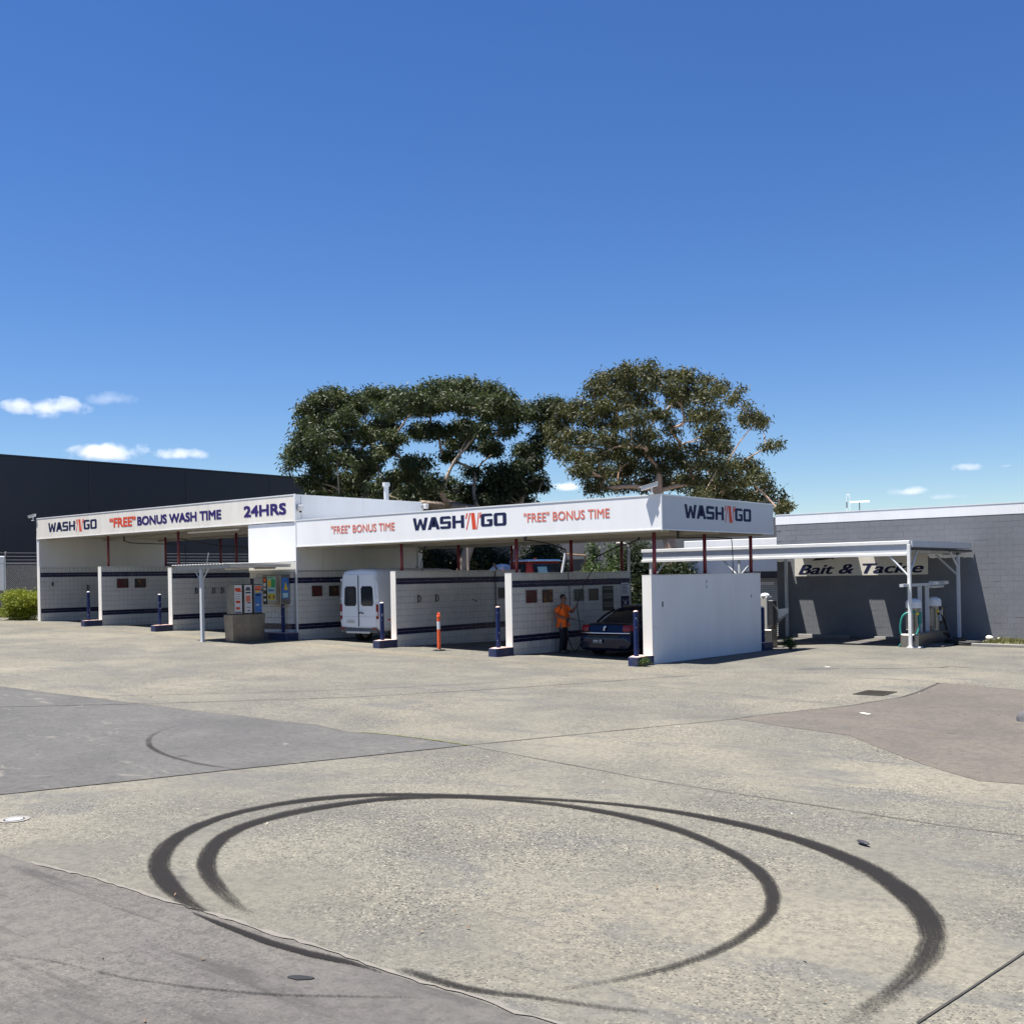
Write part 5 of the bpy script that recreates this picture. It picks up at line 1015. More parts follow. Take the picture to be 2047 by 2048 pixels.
# ------------------------------------------------------------------ cameras, sensor, flue
def cctv(label, loc, rz, tilt=R(-14)):
    t = thing("security_camera", label, "camera", loc, rz, "security cameras on the canopy corners")
    b = B(); tube(b, [(0, 0, 0), (0, 0, .16)], .02, 8); box(b, (-.05, -.05, -.02), (.05, .05, .01)); obj("bracket", b, M['pole'], t)
    b = B(); box(b, (-.30, -.05, .15), (.16, .05, .25), .02); 
    for v in b.verts: v.co.z += -(v.co.x) * math.tan(tilt) * 1
    o = obj("housing", b, M['pole'], t)
    b = B(); box(b, (-.33, -.062, .252), (.17, .062, .260))
    for v in b.verts: v.co.z += -(v.co.x) * math.tan(tilt)
    obj("sunshield", b, M['pole'], o)
    b = B(); tube(b, [(-.31, 0, .19 + .31 * math.tan(tilt)), (-.29, 0, .19 + .3 * math.tan(tilt))], .04, 10); obj("lens", b, M['glass'], o)
cctv("white security camera on the corner of the lower canopy", (.12, -.10, 4.60), R(15), R(-14))
cctv("white security camera at the far left end of the tall canopy", (-32.50, -.10, 5.40), R(8), R(-8))
t = thing("wall_sensor", "small white box sensor beside the 24HRS corner", "sensor", (-14.45, .15, 5.0)); b = B(); box(b, (.007, -.11, -.10), (.14, .11, .10), .015); obj("case", b, M['capwhite'], t); b = B(); sphere(b, (.10, -.02, -.13), (.04, .05, .04), 10, 6); obj("eye", b, M['black'], t)
t = thing("floodlight", "small white floodlight at the rear end of the tall canopy", "floodlight", (-14.45, 6.52, 5.28)); b = B(); box(b, (-.02, -.05, -.08), (.16, .12, .12), .015); obj("case", b, M['capwhite'], t); b = B(); box(b, (-.06, -.16, -.02), (.0, -.05, .02)); obj("arm", b, M['galv'], t)
t = thing("roof_flue", "grey vertical flue pipe with cap on the tall roof", "flue", (-15.0, 5.0, 5.36)); b = B(); tube(b, [(0, 0, 0), (0, 0, .80)], .095, 18); obj("pipe", b, M['lightgrey'], t, smooth=False); b = B(); tube(b, [(0, 0, .70), (0, 0, .84)], .145, 18); obj("cap", b, M['lightgrey'], t)

# ------------------------------------------------------------------ bait shop building
bs = thing("shop_building", "grey painted block shop with white parapet and Bait & Tackle sign", "building", (-2.5, 13.0, 0))
W_ = 32
b = B(); box(b, (.02, .012, -.3), (W_, 9, 4.19)); obj("core", b, M['mortar'], bs)
b = B(); box(b, (-.002, .002, 4.20), (W_, 9.0, 4.55)); obj("parapet", b, M['white'], bs)
b = B(); box(b, (-.015, -.008, 4.551), (W_, .10, 4.58)); obj("capping", b, M['trim'], bs)
bw, bh = .395, .1975
bm_ = B(); box(bm_, (-bw / 2 + .0018, .006, -bh / 2 + .0018), (bw / 2 - .0018, .03, bh / 2 - .0018)); BLOCK = bpy.data.meshes.new("block"); bm_.to_mesh(BLOCK); bm_.free(); BLOCK.materials.append(M['block'])
rows = int(4.19 / bh); cells = []
for r_ in range(rows):
    off = (r_ % 2) * bw / 2
    for k in range(-1, int(12.2 / bw)):
        x = .02 + bw / 2 + off + k * bw
        if x - bw / 2 < -.01: continue
        cells.append((x, r_ * bh + bh / 2 + .02))
near = sorted(cells, key=lambda q: -q[0] + .4 * abs(q[1] - 2.4))
vis = [q for q in near if q[0] < 10.6][:298]; vset = set(vis)
for (x, z) in vis:
    o = bpy.data.objects.new("block", BLOCK); o.location = (x, random.uniform(-.0015, .0015), z); link(o, bs)
b = B()
for (x, z) in cells:
    if (x, z) not in vset:
        d = random.uniform(-.0015, .0015); box(b, (x - bw / 2 + .0025, .006 + d, z - bh / 2 + .0025), (x + bw / 2 - .0025, .03, z + bh / 2 - .0025))
tag(obj("blocks", b, M['block'], bs), kind="stuff")
b = B(); box(b, (12.2, -.004, -.3), (W_, .0115, 4.19)); obj("far_wall", b, M['block'], bs)
b = B(); box(b, (2.65, .0, 2.6), (2.665, .0025, 4.18)); obj("control_joint", b, M['mortar'], bs)
# sign board
sg = thing("shop_sign", "white sign board lettered Bait & Tackle under the carport", "sign", (.67, 12.985, 2.6))
b = B(); box(b, (-2.42, -.035, -.34), (2.42, 0, .40)); obj("board", b, M['cream'], sg)
words(sg, "Bait & Tackle", -2.28, 2.29, -.285, .09, M['letnavy'], lambda u, z: Vector((u, -.0375, z)), .024, .32, vb=.25, label="bold slanted navy Bait & Tackle lettering")
b = B()
for pts in ([(-1.75, .22), (-1.55, .34), (-1.30, .36), (-1.05, .30), (-.95, .36), (-.9, .24), (-1.0, .28), (-1.3, .24)],): poly(b, [(x, -.0375, z) for x, z in pts])
obj("fish_emblem", b, M['darksteel'], sg)
# set-back white part with roller door
wb = thing("white_annex", "white low annex with grey roller door left of the bait shop", "building", (-2.52, 14.5, 0))
b = B(); box(b, (-4.6, 0, 2.47), (0, 6, 3.25)); obj("wall", b, M['white'], wb)
b = B(); box(b, (-4.6, 0, -.3), (-2.6, .3, 2.47)); obj("wall", b, M['white'], wb)
b = B(); box(b, (-4.62, -.25, 3.26), (0, 6, 3.76), .01); obj("roof_fascia", b, M['white'], wb)
b = B(); box(b, (-2.6, .02, 2.20), (0, .2, 2.469)); obj("door_head", b, M['darksteel'], wb)
b = B(); n = 30
for k in range(n):
    z = -.1 + k * .077; pts = [(.24, z), (.20, z + .02), (.20, z + .055), (.24, z + .075)]
    vsx = [[b.verts.new((x, y, zz)) for (y, zz) in pts] for x in (-2.6, 0)]
    for q in range(3): b.faces.new((vsx[0][q], vsx[1][q], vsx[1][q + 1], vsx[0][q + 1]))
rd = obj("roller_door", b, M['roller'], wb)
b = B(); box(b, (-1.75, .185, 1.92), (-.88, .199, 2.06)); obj("door_window", b, M['clearlens'], rd)

# antennas on the shop roof
t = thing("tv_antenna", "white horizontal yagi antenna on a short mast above the bait shop", "antenna", (-.43, 16.0, 4.55)); b = B(); tube(b, [(0, 0, 0), (0, 0, .52)], .018, 6); obj("mast", b, M['darksteel'], t)
b = B(); tube(b, [(-.32, -.1, .53), (.36, .1, .53)], .035, 6); obj("boom", b, M['capwhite'], t)
for k in range(7):
    x = -.3 + k * .1; b = B(); tube(b, [(x, x * .3 - .12, .53), (x, x * .3 + .12, .53)], .008, 5); obj("element", b, M['galv'], t)
t = thing("whip_antenna", "thin looped whip antenna beside the yagi on the bait shop roof", "antenna", (-.87, 16.0, 4.55)); b = B(); tube(b, smoothpts([(-.06, 0, .1), (-.06, 0, .75), (0, 0, .83), (.06, 0, .75), (.06, 0, .1)], 4), .010, 6); obj("loop", b, M['capwhite'], t); b = B(); tube(b, [(-.06, 0, .32), (-.06, 0, .55)], .02, 6); obj("trap", b, M['black'], t); b = B(); tube(b, [(0, 0, 0), (0, 0, .12)], .02, 6); box(b, (-.075, -.012, .09), (.075, .012, .115)); obj("base", b, M['galv'], t)

# ------------------------------------------------------------------ carport
cp = thing("carport", "white steel carport over the vacuum bays beside the bait shop", "carport", (3.8, 9.0, 0))
L0 = -9.7; L1 = .0
b = B(); box(b, (L0, -.05, 3.23), (L1 + .03, .06, 3.34), .008); obj("gutter", b, M['pole'], cp)
b = B(); box(b, (L0 + .03, -.012, 2.965), (L1 - .06, .012, 3.228)); obj("beam_web", b, M['lightgrey'], cp)
b = B(); box(b, (L0, -.05, 2.87), (L1 - .055, .06, 2.962), .008); obj("beam_flange", b, M['pole'], cp)
posts = [(0, 0, 3.22), (.50, 3.25, 3.02), (-9.35, .05, 2.86), (-5.8, 3.75, 2.90), (-4.75, .0 + 4.7, 2.90)]
for x, y, zt in posts[:4]:
    b = B(); box(b, (x - .05, y - .05, -.1), (x + .05, y + .05, zt), .008); po = obj("post", b, M['pole'] if y < 1 else M['lightgrey'], cp)
    b = B(); box(b, (x - .1, y - .1, .0), (x + .1, y + .1, .035)); obj("foot", b, M['pole'], po)
for a, c in (((-.04, 0, 2.25), (-.62, 0, 2.88)), ((.46, 3.25, 2.25), (-.22, 3.25, 2.92)), ((.50, 3.2, 2.5), (.45, 2.6, 3.0)), ((-9.3, .05, 2.25), (-8.75, .05, 2.87)), ((-5.8, .02, 2.30), (-5.25, .02, 2.87)), ((-6.4, .02, 2.87), (-5.86, .02, 2.32)), ((0, .05, 2.3), (.05, .62, 3.05))):
    b = B(); tube(b, [a, c], .035, 6); obj("brace", b, M['lightgrey'], cp)
b = B(); box(b, (-5.84, -.02, 0), (-5.76, .06, 2.869)); obj("post", b, M['lightgrey'], cp)
RX = lambda y: .03 + .17 * y          # the free roof edge runs slightly askew
b = B(); loft(b, [[(RX(y) + dx, y, z) for dx, z in ((0, z0), (.04, z0), (.04, z1), (0, z1))] for y, z0, z1 in ((.07, 3.14, 3.335), (3.93, 3.09, 3.30))]); obj("side_barge", b, M['lightgrey'], cp)
b = B(); loft(b, [[(RX(y) + dx, y, z) for dx, z in ((-.02, z0 - .07), (.07, z0 - .07), (.07, z0 - .012), (-.02, z0 - .012))] for y, z0 in ((.10, 3.12), (3.9, 3.06))]); obj("side_gutter", b, M['darksteel'], cp)
for (x0, x1) in ((-9.6, -5.80), (-5.27, -3.18), (-2.62, None)):    # sheet roof; two open bays where the clear sheets are gone
    b = B(); n = int(((.6 if x1 is None else x1) - x0) / .05); prev = None
    for i in range(n + 1):
        u = i / n; z = 3.17 + .010 * math.sin(i * math.pi / 2); r_ = []
        for y, zz in ((.065, z + .03), (3.95, z - .08), (3.95, z - .076), (.065, z + .034)):
            xe = (RX(y) - .004) if x1 is None else x1
            r_.append(b.verts.new((x0 + (xe - x0) * u, y, zz)))
        if prev:
            for k in range(4): b.faces.new((prev[k], prev[(k + 1) % 4], r_[(k + 1) % 4], r_[k]))
        prev = r_
    obj("roof_sheet", b, M['under'], cp)
for y in (1.3, 2.5, 3.74):
    b = B(); box(b, (L0 + .1, y - .05, 2.96), (RX(y) - .03, y + .05, 3.10 - .03 * y / 3)); obj("purlin", b, M['lightgrey'], cp)
b = B(); box(b, (.0, 3.2, 2.90), (RX(3.2) + .02, 3.3, 2.975)); obj("end_beam", b, M['greypaint'], cp)

# vacuum station
va = thing("vacuum_plinth", "long stainless plinth of the vacuum station under the carport", "plinth", (3.72, 9.12, G(3.7)))
b = B(); box(b, (-.29, 0, -.05), (.28, 3.05, .42), .05, 3); obj("body", b, M['steel'], va); b = B(); box(b, (.02, -.006, .20), (.16, .01, .36)); obj("hatch", b, M['black'], va)
b = B(); box(b, (.15, -.03, -.01), (.35, .25, .03), .01); obj("footing", b, M['pole'], va)
for y in (1.05, 1.75):
    b = B(); box(b, (-.05, y - .05, .42), (.05, y + .05, 1.90)); obj("light_post", b, M['lightgrey'], va)
b = B(); box(b, (-.06, -.62, 1.90), (.06, 3.55, 1.99)); cb = obj("cross_bar", b, M['lightgrey'], va)
for y in (2.35, 3.40):
    b = B(); box(b, (-.10, y - .12, 1.92), (.16, y + .12, 2.04), .02); obj("floodlight", b, M['pole'], cb)
b = B(); box(b, (-.05, 2.1, 1.82), (.10, 3.2, 1.89), .01); obj("tube_light", b, M['capwhite'], cb)
def vacuum(y, label, hosem, teal):
    t = thing("vacuum_unit", label, "vacuum", (3.72, y, G(3.7) + .42), 0, "vacuum units on the plinth")
    b = B(); tube(b, [(-.02, 0, 0), (-.02, 0, .80)], .17, 18); box(b, (-.22, -.20, .12), (-.02, .20, .74), .02); obj("body", b, M['steel'], t)
    b = B(); tube(b, [(-.02, 0, .80), (-.02, 0, .98), (-.02, 0, 1.05), (-.02, 0, 1.10)], [.235, .235, .20, .08], 22); obj("lid", b, M['dome'], t)
    b = B(); box(b, (.12, -.07, .30), (.20, .12, .66), .015); obj("control_panel", b, M['hoseteal'] if teal else M['greypaint'], t)
    b = B(); tube(b, [(.10, -.18, .05), (.10, -.18, .75)], .035, 8); obj("standpipe", b, M['steel'], t)
    b = B(); sphere(b, (.14, -.16, .63), .06, 10, 8); obj("hose_swivel", b, M['yellow'], t)
    return t
v1 = vacuum(9.62, "front vacuum unit with white lid and teal hose by the carport post", M['hoseteal'], True)
b = B(); tube(b, smoothpts([(.15, -.12, .62), (.0, -.35, .68), (-.22, -.42, .55), (-.30, -.42, .15), (-.20, -.42, -.18), (.02, -.40, -.22), (.20, -.32, .05), (.26, -.24, .38)], 7), .032, 9); obj("hose", b, M['hoseteal'], v1, smooth=True)
b = B(); tube(b, smoothpts([(-.12, -.42, -.22), (-.26, -.44, -.30), (-.34, -.44, -.40)], 6), .028, 8); tube(b, smoothpts([(-.08, -.42, -.23), (-.06, -.46, -.32), (-.24, -.47, -.40)], 6), .028, 8); obj("hose_tail", b, M['hoseteal'], v1, smooth=True)
v2 = vacuum(11.60, "rear vacuum unit with white lid and black hose near the dark wall", M['black'], False)
b = B(); tube(b, smoothpts([(.14, -.16, .60), (.22, .25, .35), (.25, .45, -.05), (.30, .55, -.40)], 7), .035, 9); obj("hose", b, M['black'], v2, smooth=True)
b = B(); tube(b, smoothpts([(.25, -.05, -.10), (.28, .25, -.12), (.30, .48, -.22), (.34, .40, -.44)], 7), .05, 9); obj("hose_nozzle", b, M['black'], v2, smooth=True)
b = B(); box(b, (-.1, .30, .22), (.16, .62, .76), .02); obj("coin_box", b, M['steel'], v2)
t = thing("hose_coil", "black hose heap on the ground at the foot of the rear vacuum", "hose", (4.45, 11.3, G(4.4)))
b = B()
for k in range(3): tube(b, [(.32 * math.cos(a) * (1 - .1 * k), .45 * math.sin(a), .04 + .055 * k) for a in [i * 6.283 / 20 for i in range(21)]], .04, 7)
obj("coils", b, M['black'], t, smooth=True)
t = thing("hose_coil", "second black hose heap by the kerb right of the vacuum plinth", "hose", (5.0, 10.9, G(4.4)))
b = B()
for k in range(2): tube(b, [(.42 * math.cos(a) * (1 - .1 * k), .3 * math.sin(a), .04 + .055 * k) for a in [i * 6.283 / 20 for i in range(21)]], .04, 7)
obj("coils", b, M['black'], t, smooth=True)
def wheel_stop(x0, x1, y, lab):
    t = thing("wheel_stop", lab, "wheel stop", ((x0 + x1) / 2, y, G(x0)), 0, "concrete wheel stops under the carport"); h = (x1 - x0) / 2
    b = B(); loft(b, [[(xx, -.09, -.02), (xx, -.06, .12), (xx, .06, .12), (xx, .09, -.02)] for xx in (-h, h)]); bmesh.ops.bevel(b, geom=b.edges[:], offset=.012, segments=1, affect='EDGES'); obj("block", b, M['kerb'], t)
wheel_stop(-1.55, .55, 12.3, "long concrete wheel stop in shade below the bait sign"); wheel_stop(1.45, 2.6, 12.3, "sunlit concrete wheel stop left of the vacuum plinth")
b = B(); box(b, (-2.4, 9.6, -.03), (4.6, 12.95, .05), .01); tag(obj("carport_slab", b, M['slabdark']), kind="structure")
# verge with kerb and rocks
b = B(); box(b, (0, -.12, -.1), (20, .0, .10), .02); tag(obj("verge_kerb", b, M['kerb'], None, (5.2, 10.55, 0), (0, 0, R(-8))), kind="structure")
random.seed(11)
vb = B(); poly(vb, [(5.3, 10.6, .085), (25, 7.85, .085), (25, 12.97, .085), (5.0, 12.97, .085)]); tag(obj("verge", vb, M['fillet']), kind="structure")
vsl = []; fsl = []
for _ in range(9000):
    x = random.uniform(5.4, 14); y = random.uniform(10.75 - (x - 5.2) * .14, 12.9); h = random.uniform(.03, .12) * (1.4 if mnoise.noise((x * 1.2, y * 1.2, 0)) > 0 else .6); a = random.uniform(0, 3.14); wv_ = .012
    dx, dy = math.cos(a) * wv_, math.sin(a) * wv_; lx, ly = random.uniform(-.05, .05), random.uniform(-.05, .05); q = len(vsl)
    vsl += [(x - dx, y - dy, .083), (x + dx, y + dy, .083), (x + lx, y + ly, .083 + h)]; fsl.append((q, q + 1, q + 2))
me = bpy.data.meshes.new("verge_grass"); me.from_pydata(vsl, [], fsl); me.materials.append(M['grass']); tag(link(bpy.data.objects.new("verge_grass", me)), "patchy dry and green grass on the verge beside the grey wall", "grass", kind="stuff")
for i, (x, y, s, lab) in enumerate(((5.15, 12.55, .13, "larger pale rock at the foot of the grey shop wall"), (5.45, 12.6, .07, "smaller pale rock beside the larger one at the grey shop wall"))):
    b = B(); sphere(b, (0, 0, 0), (s, s * .8, s * .7), 14, 9)
    for v in b.verts: v.co *= 1 + .3 * mnoise.noise(v.co * 6 + Vector((i * 5, 0, 0)))
    tag(obj("rock", b, M['litter'], None, (x, y, .085 + s * .45), (0, 0, i), False), lab, "rock")
# coin-operated pump behind the outer wall
pu = thing("air_station", "cream coin-operated machine half hidden behind the outer wall", "machine", (-.55, 8.2, G(-.5, 8)))
b = B(); box(b, (-.28, -.2, .0), (.18, .25, .62), .02); obj("base", b, M['steel'], pu); b = B(); box(b, (-.25, -.15, .62), (.02, .2, 1.70), .02); obj("column", b, M['machine'], pu)
b = B(); sphere(b, (-.12, 0, 1.72), (.16, .17, .10), 14, 8); obj("lid", b, M['dome'], pu, smooth=True); b = B(); box(b, (.03, -.12, .75), (.22, .15, 1.58), .02); obj("cabinet", b, M['darksteel'], pu)
b = B(); tube(b, smoothpts([(.2, -.1, 1.45), (.36, -.12, 1.2), (.34, -.15, .7), (.25, -.2, .3)], 6), .022, 7); obj("hose", b, M['black'], pu)
t = thing("white_boat_bow", "white pointed bow just visible behind the air machine", "boat", (-1.75, 12.0, 0))
b = B(); loft(b, [[(-1.6, -.5, .5), (-1.6, .5, .5), (-1.6, .55, 1.05), (-1.6, -.55, 1.05)], [(-.4, -.35, .55), (-.4, .35, .55), (-.4, .45, 1.05), (-.4, -.45, 1.05)], [(.15, -.02, .95), (.15, .02, .95), (.15, .04, 1.12), (.15, -.04, 1.12)]]); obj("hull", b, M['vanwhite'], t)
for x in (-1.3, -.5):
    b = B(); box(b, (x - .06, -.3, .02), (x + .06, .3, .56)); obj("chock", b, M['rust'], t)

# ------------------------------------------------------------------ black warehouse, fence, things beyond it
bl = thing("warehouse", "large charcoal clad warehouse behind the left wash block", "building", (-40, 0, 0))
b = B(); box(b, (-30, -30, -.5), (-.03, 44, 9.14)); obj("core", b, M['blackclad'], bl)
for k in range(12):
    y = -30 + k * 6.1667
    b = B(); box(b, (-.029, y + .008, .4), (.0, y + 6.158, 9.12)); obj("panel", b, M['blackclad'], bl)
b = B(); box(b, (-30, -30.05, 9.141), (.05, 44.05, 9.22)); obj("parapet_cap", b, M['blackclad'], bl)
fc = thing("chain_fence", "chain-link fence with barbed wire before the charcoal warehouse", "fence", (-37, 0, G(-37)))
Z0 = .0; H_ = 3.55 - G(-37); y0f, y1f = -8.0, 24.0
for k in range(12):
    y = y0f + k * 2.92
    b = B(); tube(b, [(0, y, -.2), (0, y, H_ + .02), (.16, y, H_ + .55)], .03, 8); obj("post", b, M['galv'], fc)
for z in (H_, .1):
    b = B(); tube(b, [(0, y0f, z), (0, y1f, z)], .017, 6); obj("rail", b, M['greypaint'], fc)
for k in range(3):
    b = B(); tube(b, [(.04 + .05 * k, y0f, H_ + .16 + .17 * k), (.04 + .05 * k, y1f, H_ + .16 + .17 * k)], .0045, 4); obj("barbed_wire", b, M['galv'], fc)
b = B(); p_ = .10
def wire(a, c):
    d = .0035; vs_ = [b.verts.new(Vector(q) + Vector(o_)) for q in (a, c) for o_ in ((0, -d, 0), (0, d, 0), (d, 0, 0))]
    for k in range(3): b.faces.new((vs_[k], vs_[(k + 1) % 3], vs_[3 + (k + 1) % 3], vs_[3 + k]))
i = 0; y = -4.0 - H_
while y < 7.0:
    for s in (0, 1):
        ya, yb = (y, y + H_) if s == 0 else (y + H_, y)
        wire((.012 * s, ya, .05), (.012 * s, yb, H_))
    y += p_
tag(obj("wire_mesh", b, M['greypaint'], fc), kind="stuff")
tr = thing("box_trailer", "white box trailer parked behind the chain-link fence", "trailer", (-38.6, -.9, G(-38)))
b = B(); box(b, (-.9, -2.2, 1.25), (.9, 2.1, 2.95), .04); obj("box", b, M['vanwhite'], tr); b = B(); box(b, (-.8, -2.2, .85), (.8, 2.6, 1.24)); obj("chassis", b, M['black'], tr)
for s in (-.75, .75):
    for yy in (-1.2, 1.2): wheel(tr, (s, yy, .45), .45, .25)

# ------------------------------------------------------------------ foliage
rng = np.random.default_rng(3)
def leaf_mesh(name, centres, m, L=(.15, .27), Wd=(.045, .075), droop=.8):
    """one small pointed blade per centre, hanging and twisted at random"""
    n = len(centres); C_ = np.asarray(centres)
    d = rng.normal(size=(n, 3)); d[:, 2] = d[:, 2] * .6 - droop; d /= np.linalg.norm(d, axis=1)[:, None]
    q = rng.normal(size=(n, 3)); s = np.cross(d, q); s /= np.linalg.norm(s, axis=1)[:, None] + 1e-9
    l = rng.uniform(*L, n)[:, None]; wd = rng.uniform(*Wd, n)[:, None]
    v = np.empty((n, 4, 3)); v[:, 0] = C_; v[:, 1] = C_ + d * l * .42 + s * wd / 2; v[:, 2] = C_ + d * l; v[:, 3] = C_ + d * l * .42 - s * wd / 2
    me = bpy.data.meshes.new(name); me.vertices.add(n * 4); me.vertices.foreach_set("co", v.reshape(-1))
    me.loops.add(n * 4); me.loops.foreach_set("vertex_index", np.arange(n * 4, dtype=np.int32))
    me.polygons.add(n); me.polygons.foreach_set("loop_start", np.arange(0, n * 4, 4, dtype=np.int32)); me.polygons.foreach_set("loop_total", np.full(n, 4, dtype=np.int32))
    me.update(); me.validate(); me.materials.append(m); return me
def scatter(clumps, per_m2, twig_leaves, spread):
    out = []
    for (x, y, z, rx, rz) in clumps:
        nt_ = max(6, int(per_m2 * rx * (rx + rz)))
        p = rng.normal(size=(nt_, 3)); p /= np.linalg.norm(p, axis=1)[:, None]; p *= (rng.uniform(.12, 1, nt_) ** .45)[:, None]
        p[:, 2] = np.where(p[:, 2] < -.2, p[:, 2] * .55, p[:, 2])
        c = p * np.array([rx, rx * .95, rz]) + np.array([x, y, z])
        t_ = np.repeat(c, twig_leaves, axis=0) + rng.normal(size=(nt_ * twig_leaves, 3)) * spread * np.array([1, 1, .8])
        out.append(t_)
    return np.concatenate(out)
def limbs(bm, base, trunk, targets, r0, rmin=.016):
    """grow limbs: trunk polyline, then each clump joins the nearest suitable node"""
    nodes = [Vector(base)] + [Vector(t) for t in trunk]; par = [-1] + list(range(len(trunk)))
    for tg in sorted(targets, key=lambda q: (Vector(q) - nodes[-1]).length):
        tg = Vector(tg); best = min(range(len(trunk) // 2, len(nodes)), key=lambda i: (nodes[i] - tg).length + (3.0 if nodes[i].z > tg.z - .1 else 0) + .15 * (i == 0))
        a = nodes[best]; mid = a.lerp(tg, .5) + Vector((random.uniform(-.2, .2), random.uniform(-.2, .2), random.uniform(-.05, .22))) * (tg - a).length * .28
        nodes.append(mid); par.append(best); nodes.append(tg); par.append(len(nodes) - 2)
    wgt = [0.0] * len(nodes)
    for i in range(len(nodes) - 1, -1, -1):
        wgt[i] = max(wgt[i], 1e-9) if wgt[i] else 1.0
        if par[i] >= 0: wgt[par[i]] += wgt[i]
    k = r0 / wgt[0] ** .62; rad = [max(rmin, k * w_ ** .62) for w_ in wgt]
    kids = {}
    for i, p in enumerate(par): kids.setdefault(p, []).append(i)
    def run(i):
        path = [par[i], i] if par[i] >= 0 else [i]
        while kids.get(path[-1]):
            ks = sorted(kids[path[-1]], key=lambda q: -wgt[q])
            for o_ in ks[1:]: stack.append(o_)
            path.append(ks[0])
        return path
    stack = [0]
    while stack:
        p = run(stack.pop())
        if len(p) < 2: continue
        rs = [rad[q] for q in p]
        if par[p[1]] == p[0] and len(p) > 1: rs[0] = min(rs[0], rs[1] * 1.25)
        pts = smoothpts([nodes[q] for q in p], 3); rr = []
        for i in range(len(p) - 1): rr += [rs[i] + (rs[i + 1] - rs[i]) * t / 3 for t in range(3)]
        rr.append(rs[-1] * .6); tube(bm, pts, rr, 7)
    return bm
def tree(name, label, base, trunk, clumps, r0, bark, leaf, dens, twl, spread, L=(.15, .27), Wd=(.045, .075), droop=.8, group=None):
    t = thing(name, label, "tree", base, 0, group); o = Vector(base)
    cl_ = [(x - o.x, y - o.y, z - o.z, rx, rz) for x, y, z, rx, rz in clumps]
    sat = []
    for (x, y, z, rx, rz) in cl_:          # loose satellite sprays break up each clump's outline
        for _ in range(2):
            a = random.uniform(0, 6.283); e = random.uniform(.55, 1.15); s_ = random.uniform(.28, .5)
            sat.append((x + math.cos(a) * rx * e * .8, y + math.sin(a) * rx * e * .8, z + random.uniform(-.9, .9) * rz, rx * s_, max(.14, rz * s_ * 1.2)))
    main = cl_; cl_ = cl_ + sat
    bm = limbs(B(), (0, 0, -.3), [Vector(p) - o for p in trunk], [(c[0], c[1], c[2] - c[4] * .35) for c in main] + [c[:3] for c in sat[::2]], r0)
    obj("trunk", bm, bark, t, smooth=True)
    me = leaf_mesh("crown", scatter(cl_, dens, twl, spread), leaf, L, Wd, droop); link(bpy.data.objects.new("crown", me), t)
    return t
g3 = lambda x, y: (x, y, G(x, y))
tree("gum_tree", "broad dark eucalyptus behind the lower canopy, left of the two big trees", g3(-21.0, 16.0), [(-21.1, 16.1, 2.2), (-20.7, 16.4, 4.0), (-20.1, 16.6, 5.6)], CL_BROAD, .27, M['bark'], M['leaf_broad'], 60, 17, .16, (.17, .31), (.05, .085), 1.0, group="trees behind the wash")
tree("gum_tree", "slim dark eucalyptus between the two big trees", g3(-20.4, 19.1), [(-20.3, 19.1, 2.5), (-19.6, 19.4, 5.0), (-18.6, 19.8, 7.2)], CL_SLIM, .17, M['bark'], M['leaf_slim'], 62, 17, .16, (.17, .31), (.05, .085), 1.0, group="trees behind the wash")
tree("gum_tree", "tall olive eucalyptus above the right end of the lower canopy", g3(-10.7, 19.3), [(-10.75, 19.3, 2.0), (-10.8, 19.4, 3.6), (-11.2, 19.4, 5.2)], CL_TALL, .30, M['barkpink'], M['leaf_tall'], 48, 16, .16, (.16, .29), (.048, .078), 1.0, group="trees behind the wash")
random.seed(4)
def shrub(name, label, x, y, h, r, leaf, n=10, dens=85, L=(.07, .14), Wd=(.03, .06), cone=False, cat="shrub", seed=0, droop=-.2, spread=.10, group=None, low=.25):
    rs = random.Random(seed); cl_ = []
    for k in range(n):
        f_ = (k + .5) / n; a = rs.uniform(0, 6.28)
        if cone: rr = r * (1 - f_) * .8 + .12; d = rs.uniform(0, .35) * r * (1 - f_); cl_.append((d * math.cos(a), d * math.sin(a), h * (.12 + .84 * f_), rr, h / n * .95))
        else:
            zz = h * rs.uniform(low, .78); kk = math.sqrt(max(.1, 1 - (2 * zz / h - 1) ** 2)); d = r * .62 * rs.uniform(.3, 1) * kk; cl_.append((d * math.cos(a), d * math.sin(a), zz, r * .48, h * .22))
    t = thing(name, label, cat, g3(x, y), 0, group)
    b = B()
    for c in cl_: tube(b, smoothpts([(0, 0, -.1), (c[0] * .3, c[1] * .3, c[2] * .5), c[:3]], 3), [.03] * 6 + [.012], 5)
    obj("stems", b, M['twig'], t)
    me = leaf_mesh("foliage", scatter(cl_, dens, 9, spread), leaf, L, Wd, droop); link(bpy.data.objects.new("foliage", me), t); return t
shrub("golden_bush", "rounded golden-green bush at the far left in front of the fence", -34.0, .2, 1.45, 1.25, M['leaf_bush'], 30, 240, (.05, .10), (.025, .045), seed=1, spread=.07, low=.06)
for i, (x, y, h, r, lab) in enumerate(((-11.35, 13.8, 3.95, .85, "pointed green conifer behind the sedan's bay, leftmost of the three"), (-11.0, 14.6, 3.65, .8, "middle pointed conifer behind the sedan's bay"), (-10.4, 14.5, 3.95, 1.2, "broadest conifer behind the sedan's bay, beside the grey pipe"))):
    shrub("conifer", lab, x, y, h, r, M['leaf_shrub'], 13, 120, (.09, .17), (.04, .07), True, "tree", 20 + i, -.4, .10, "conifers behind the wash")
shrub("flowering_shrub", "pale-flecked green shrub in front of the conifers", -10.2, 13.2, 2.9, 1.25, M['leaf_shrub'], 16, 130, seed=31)
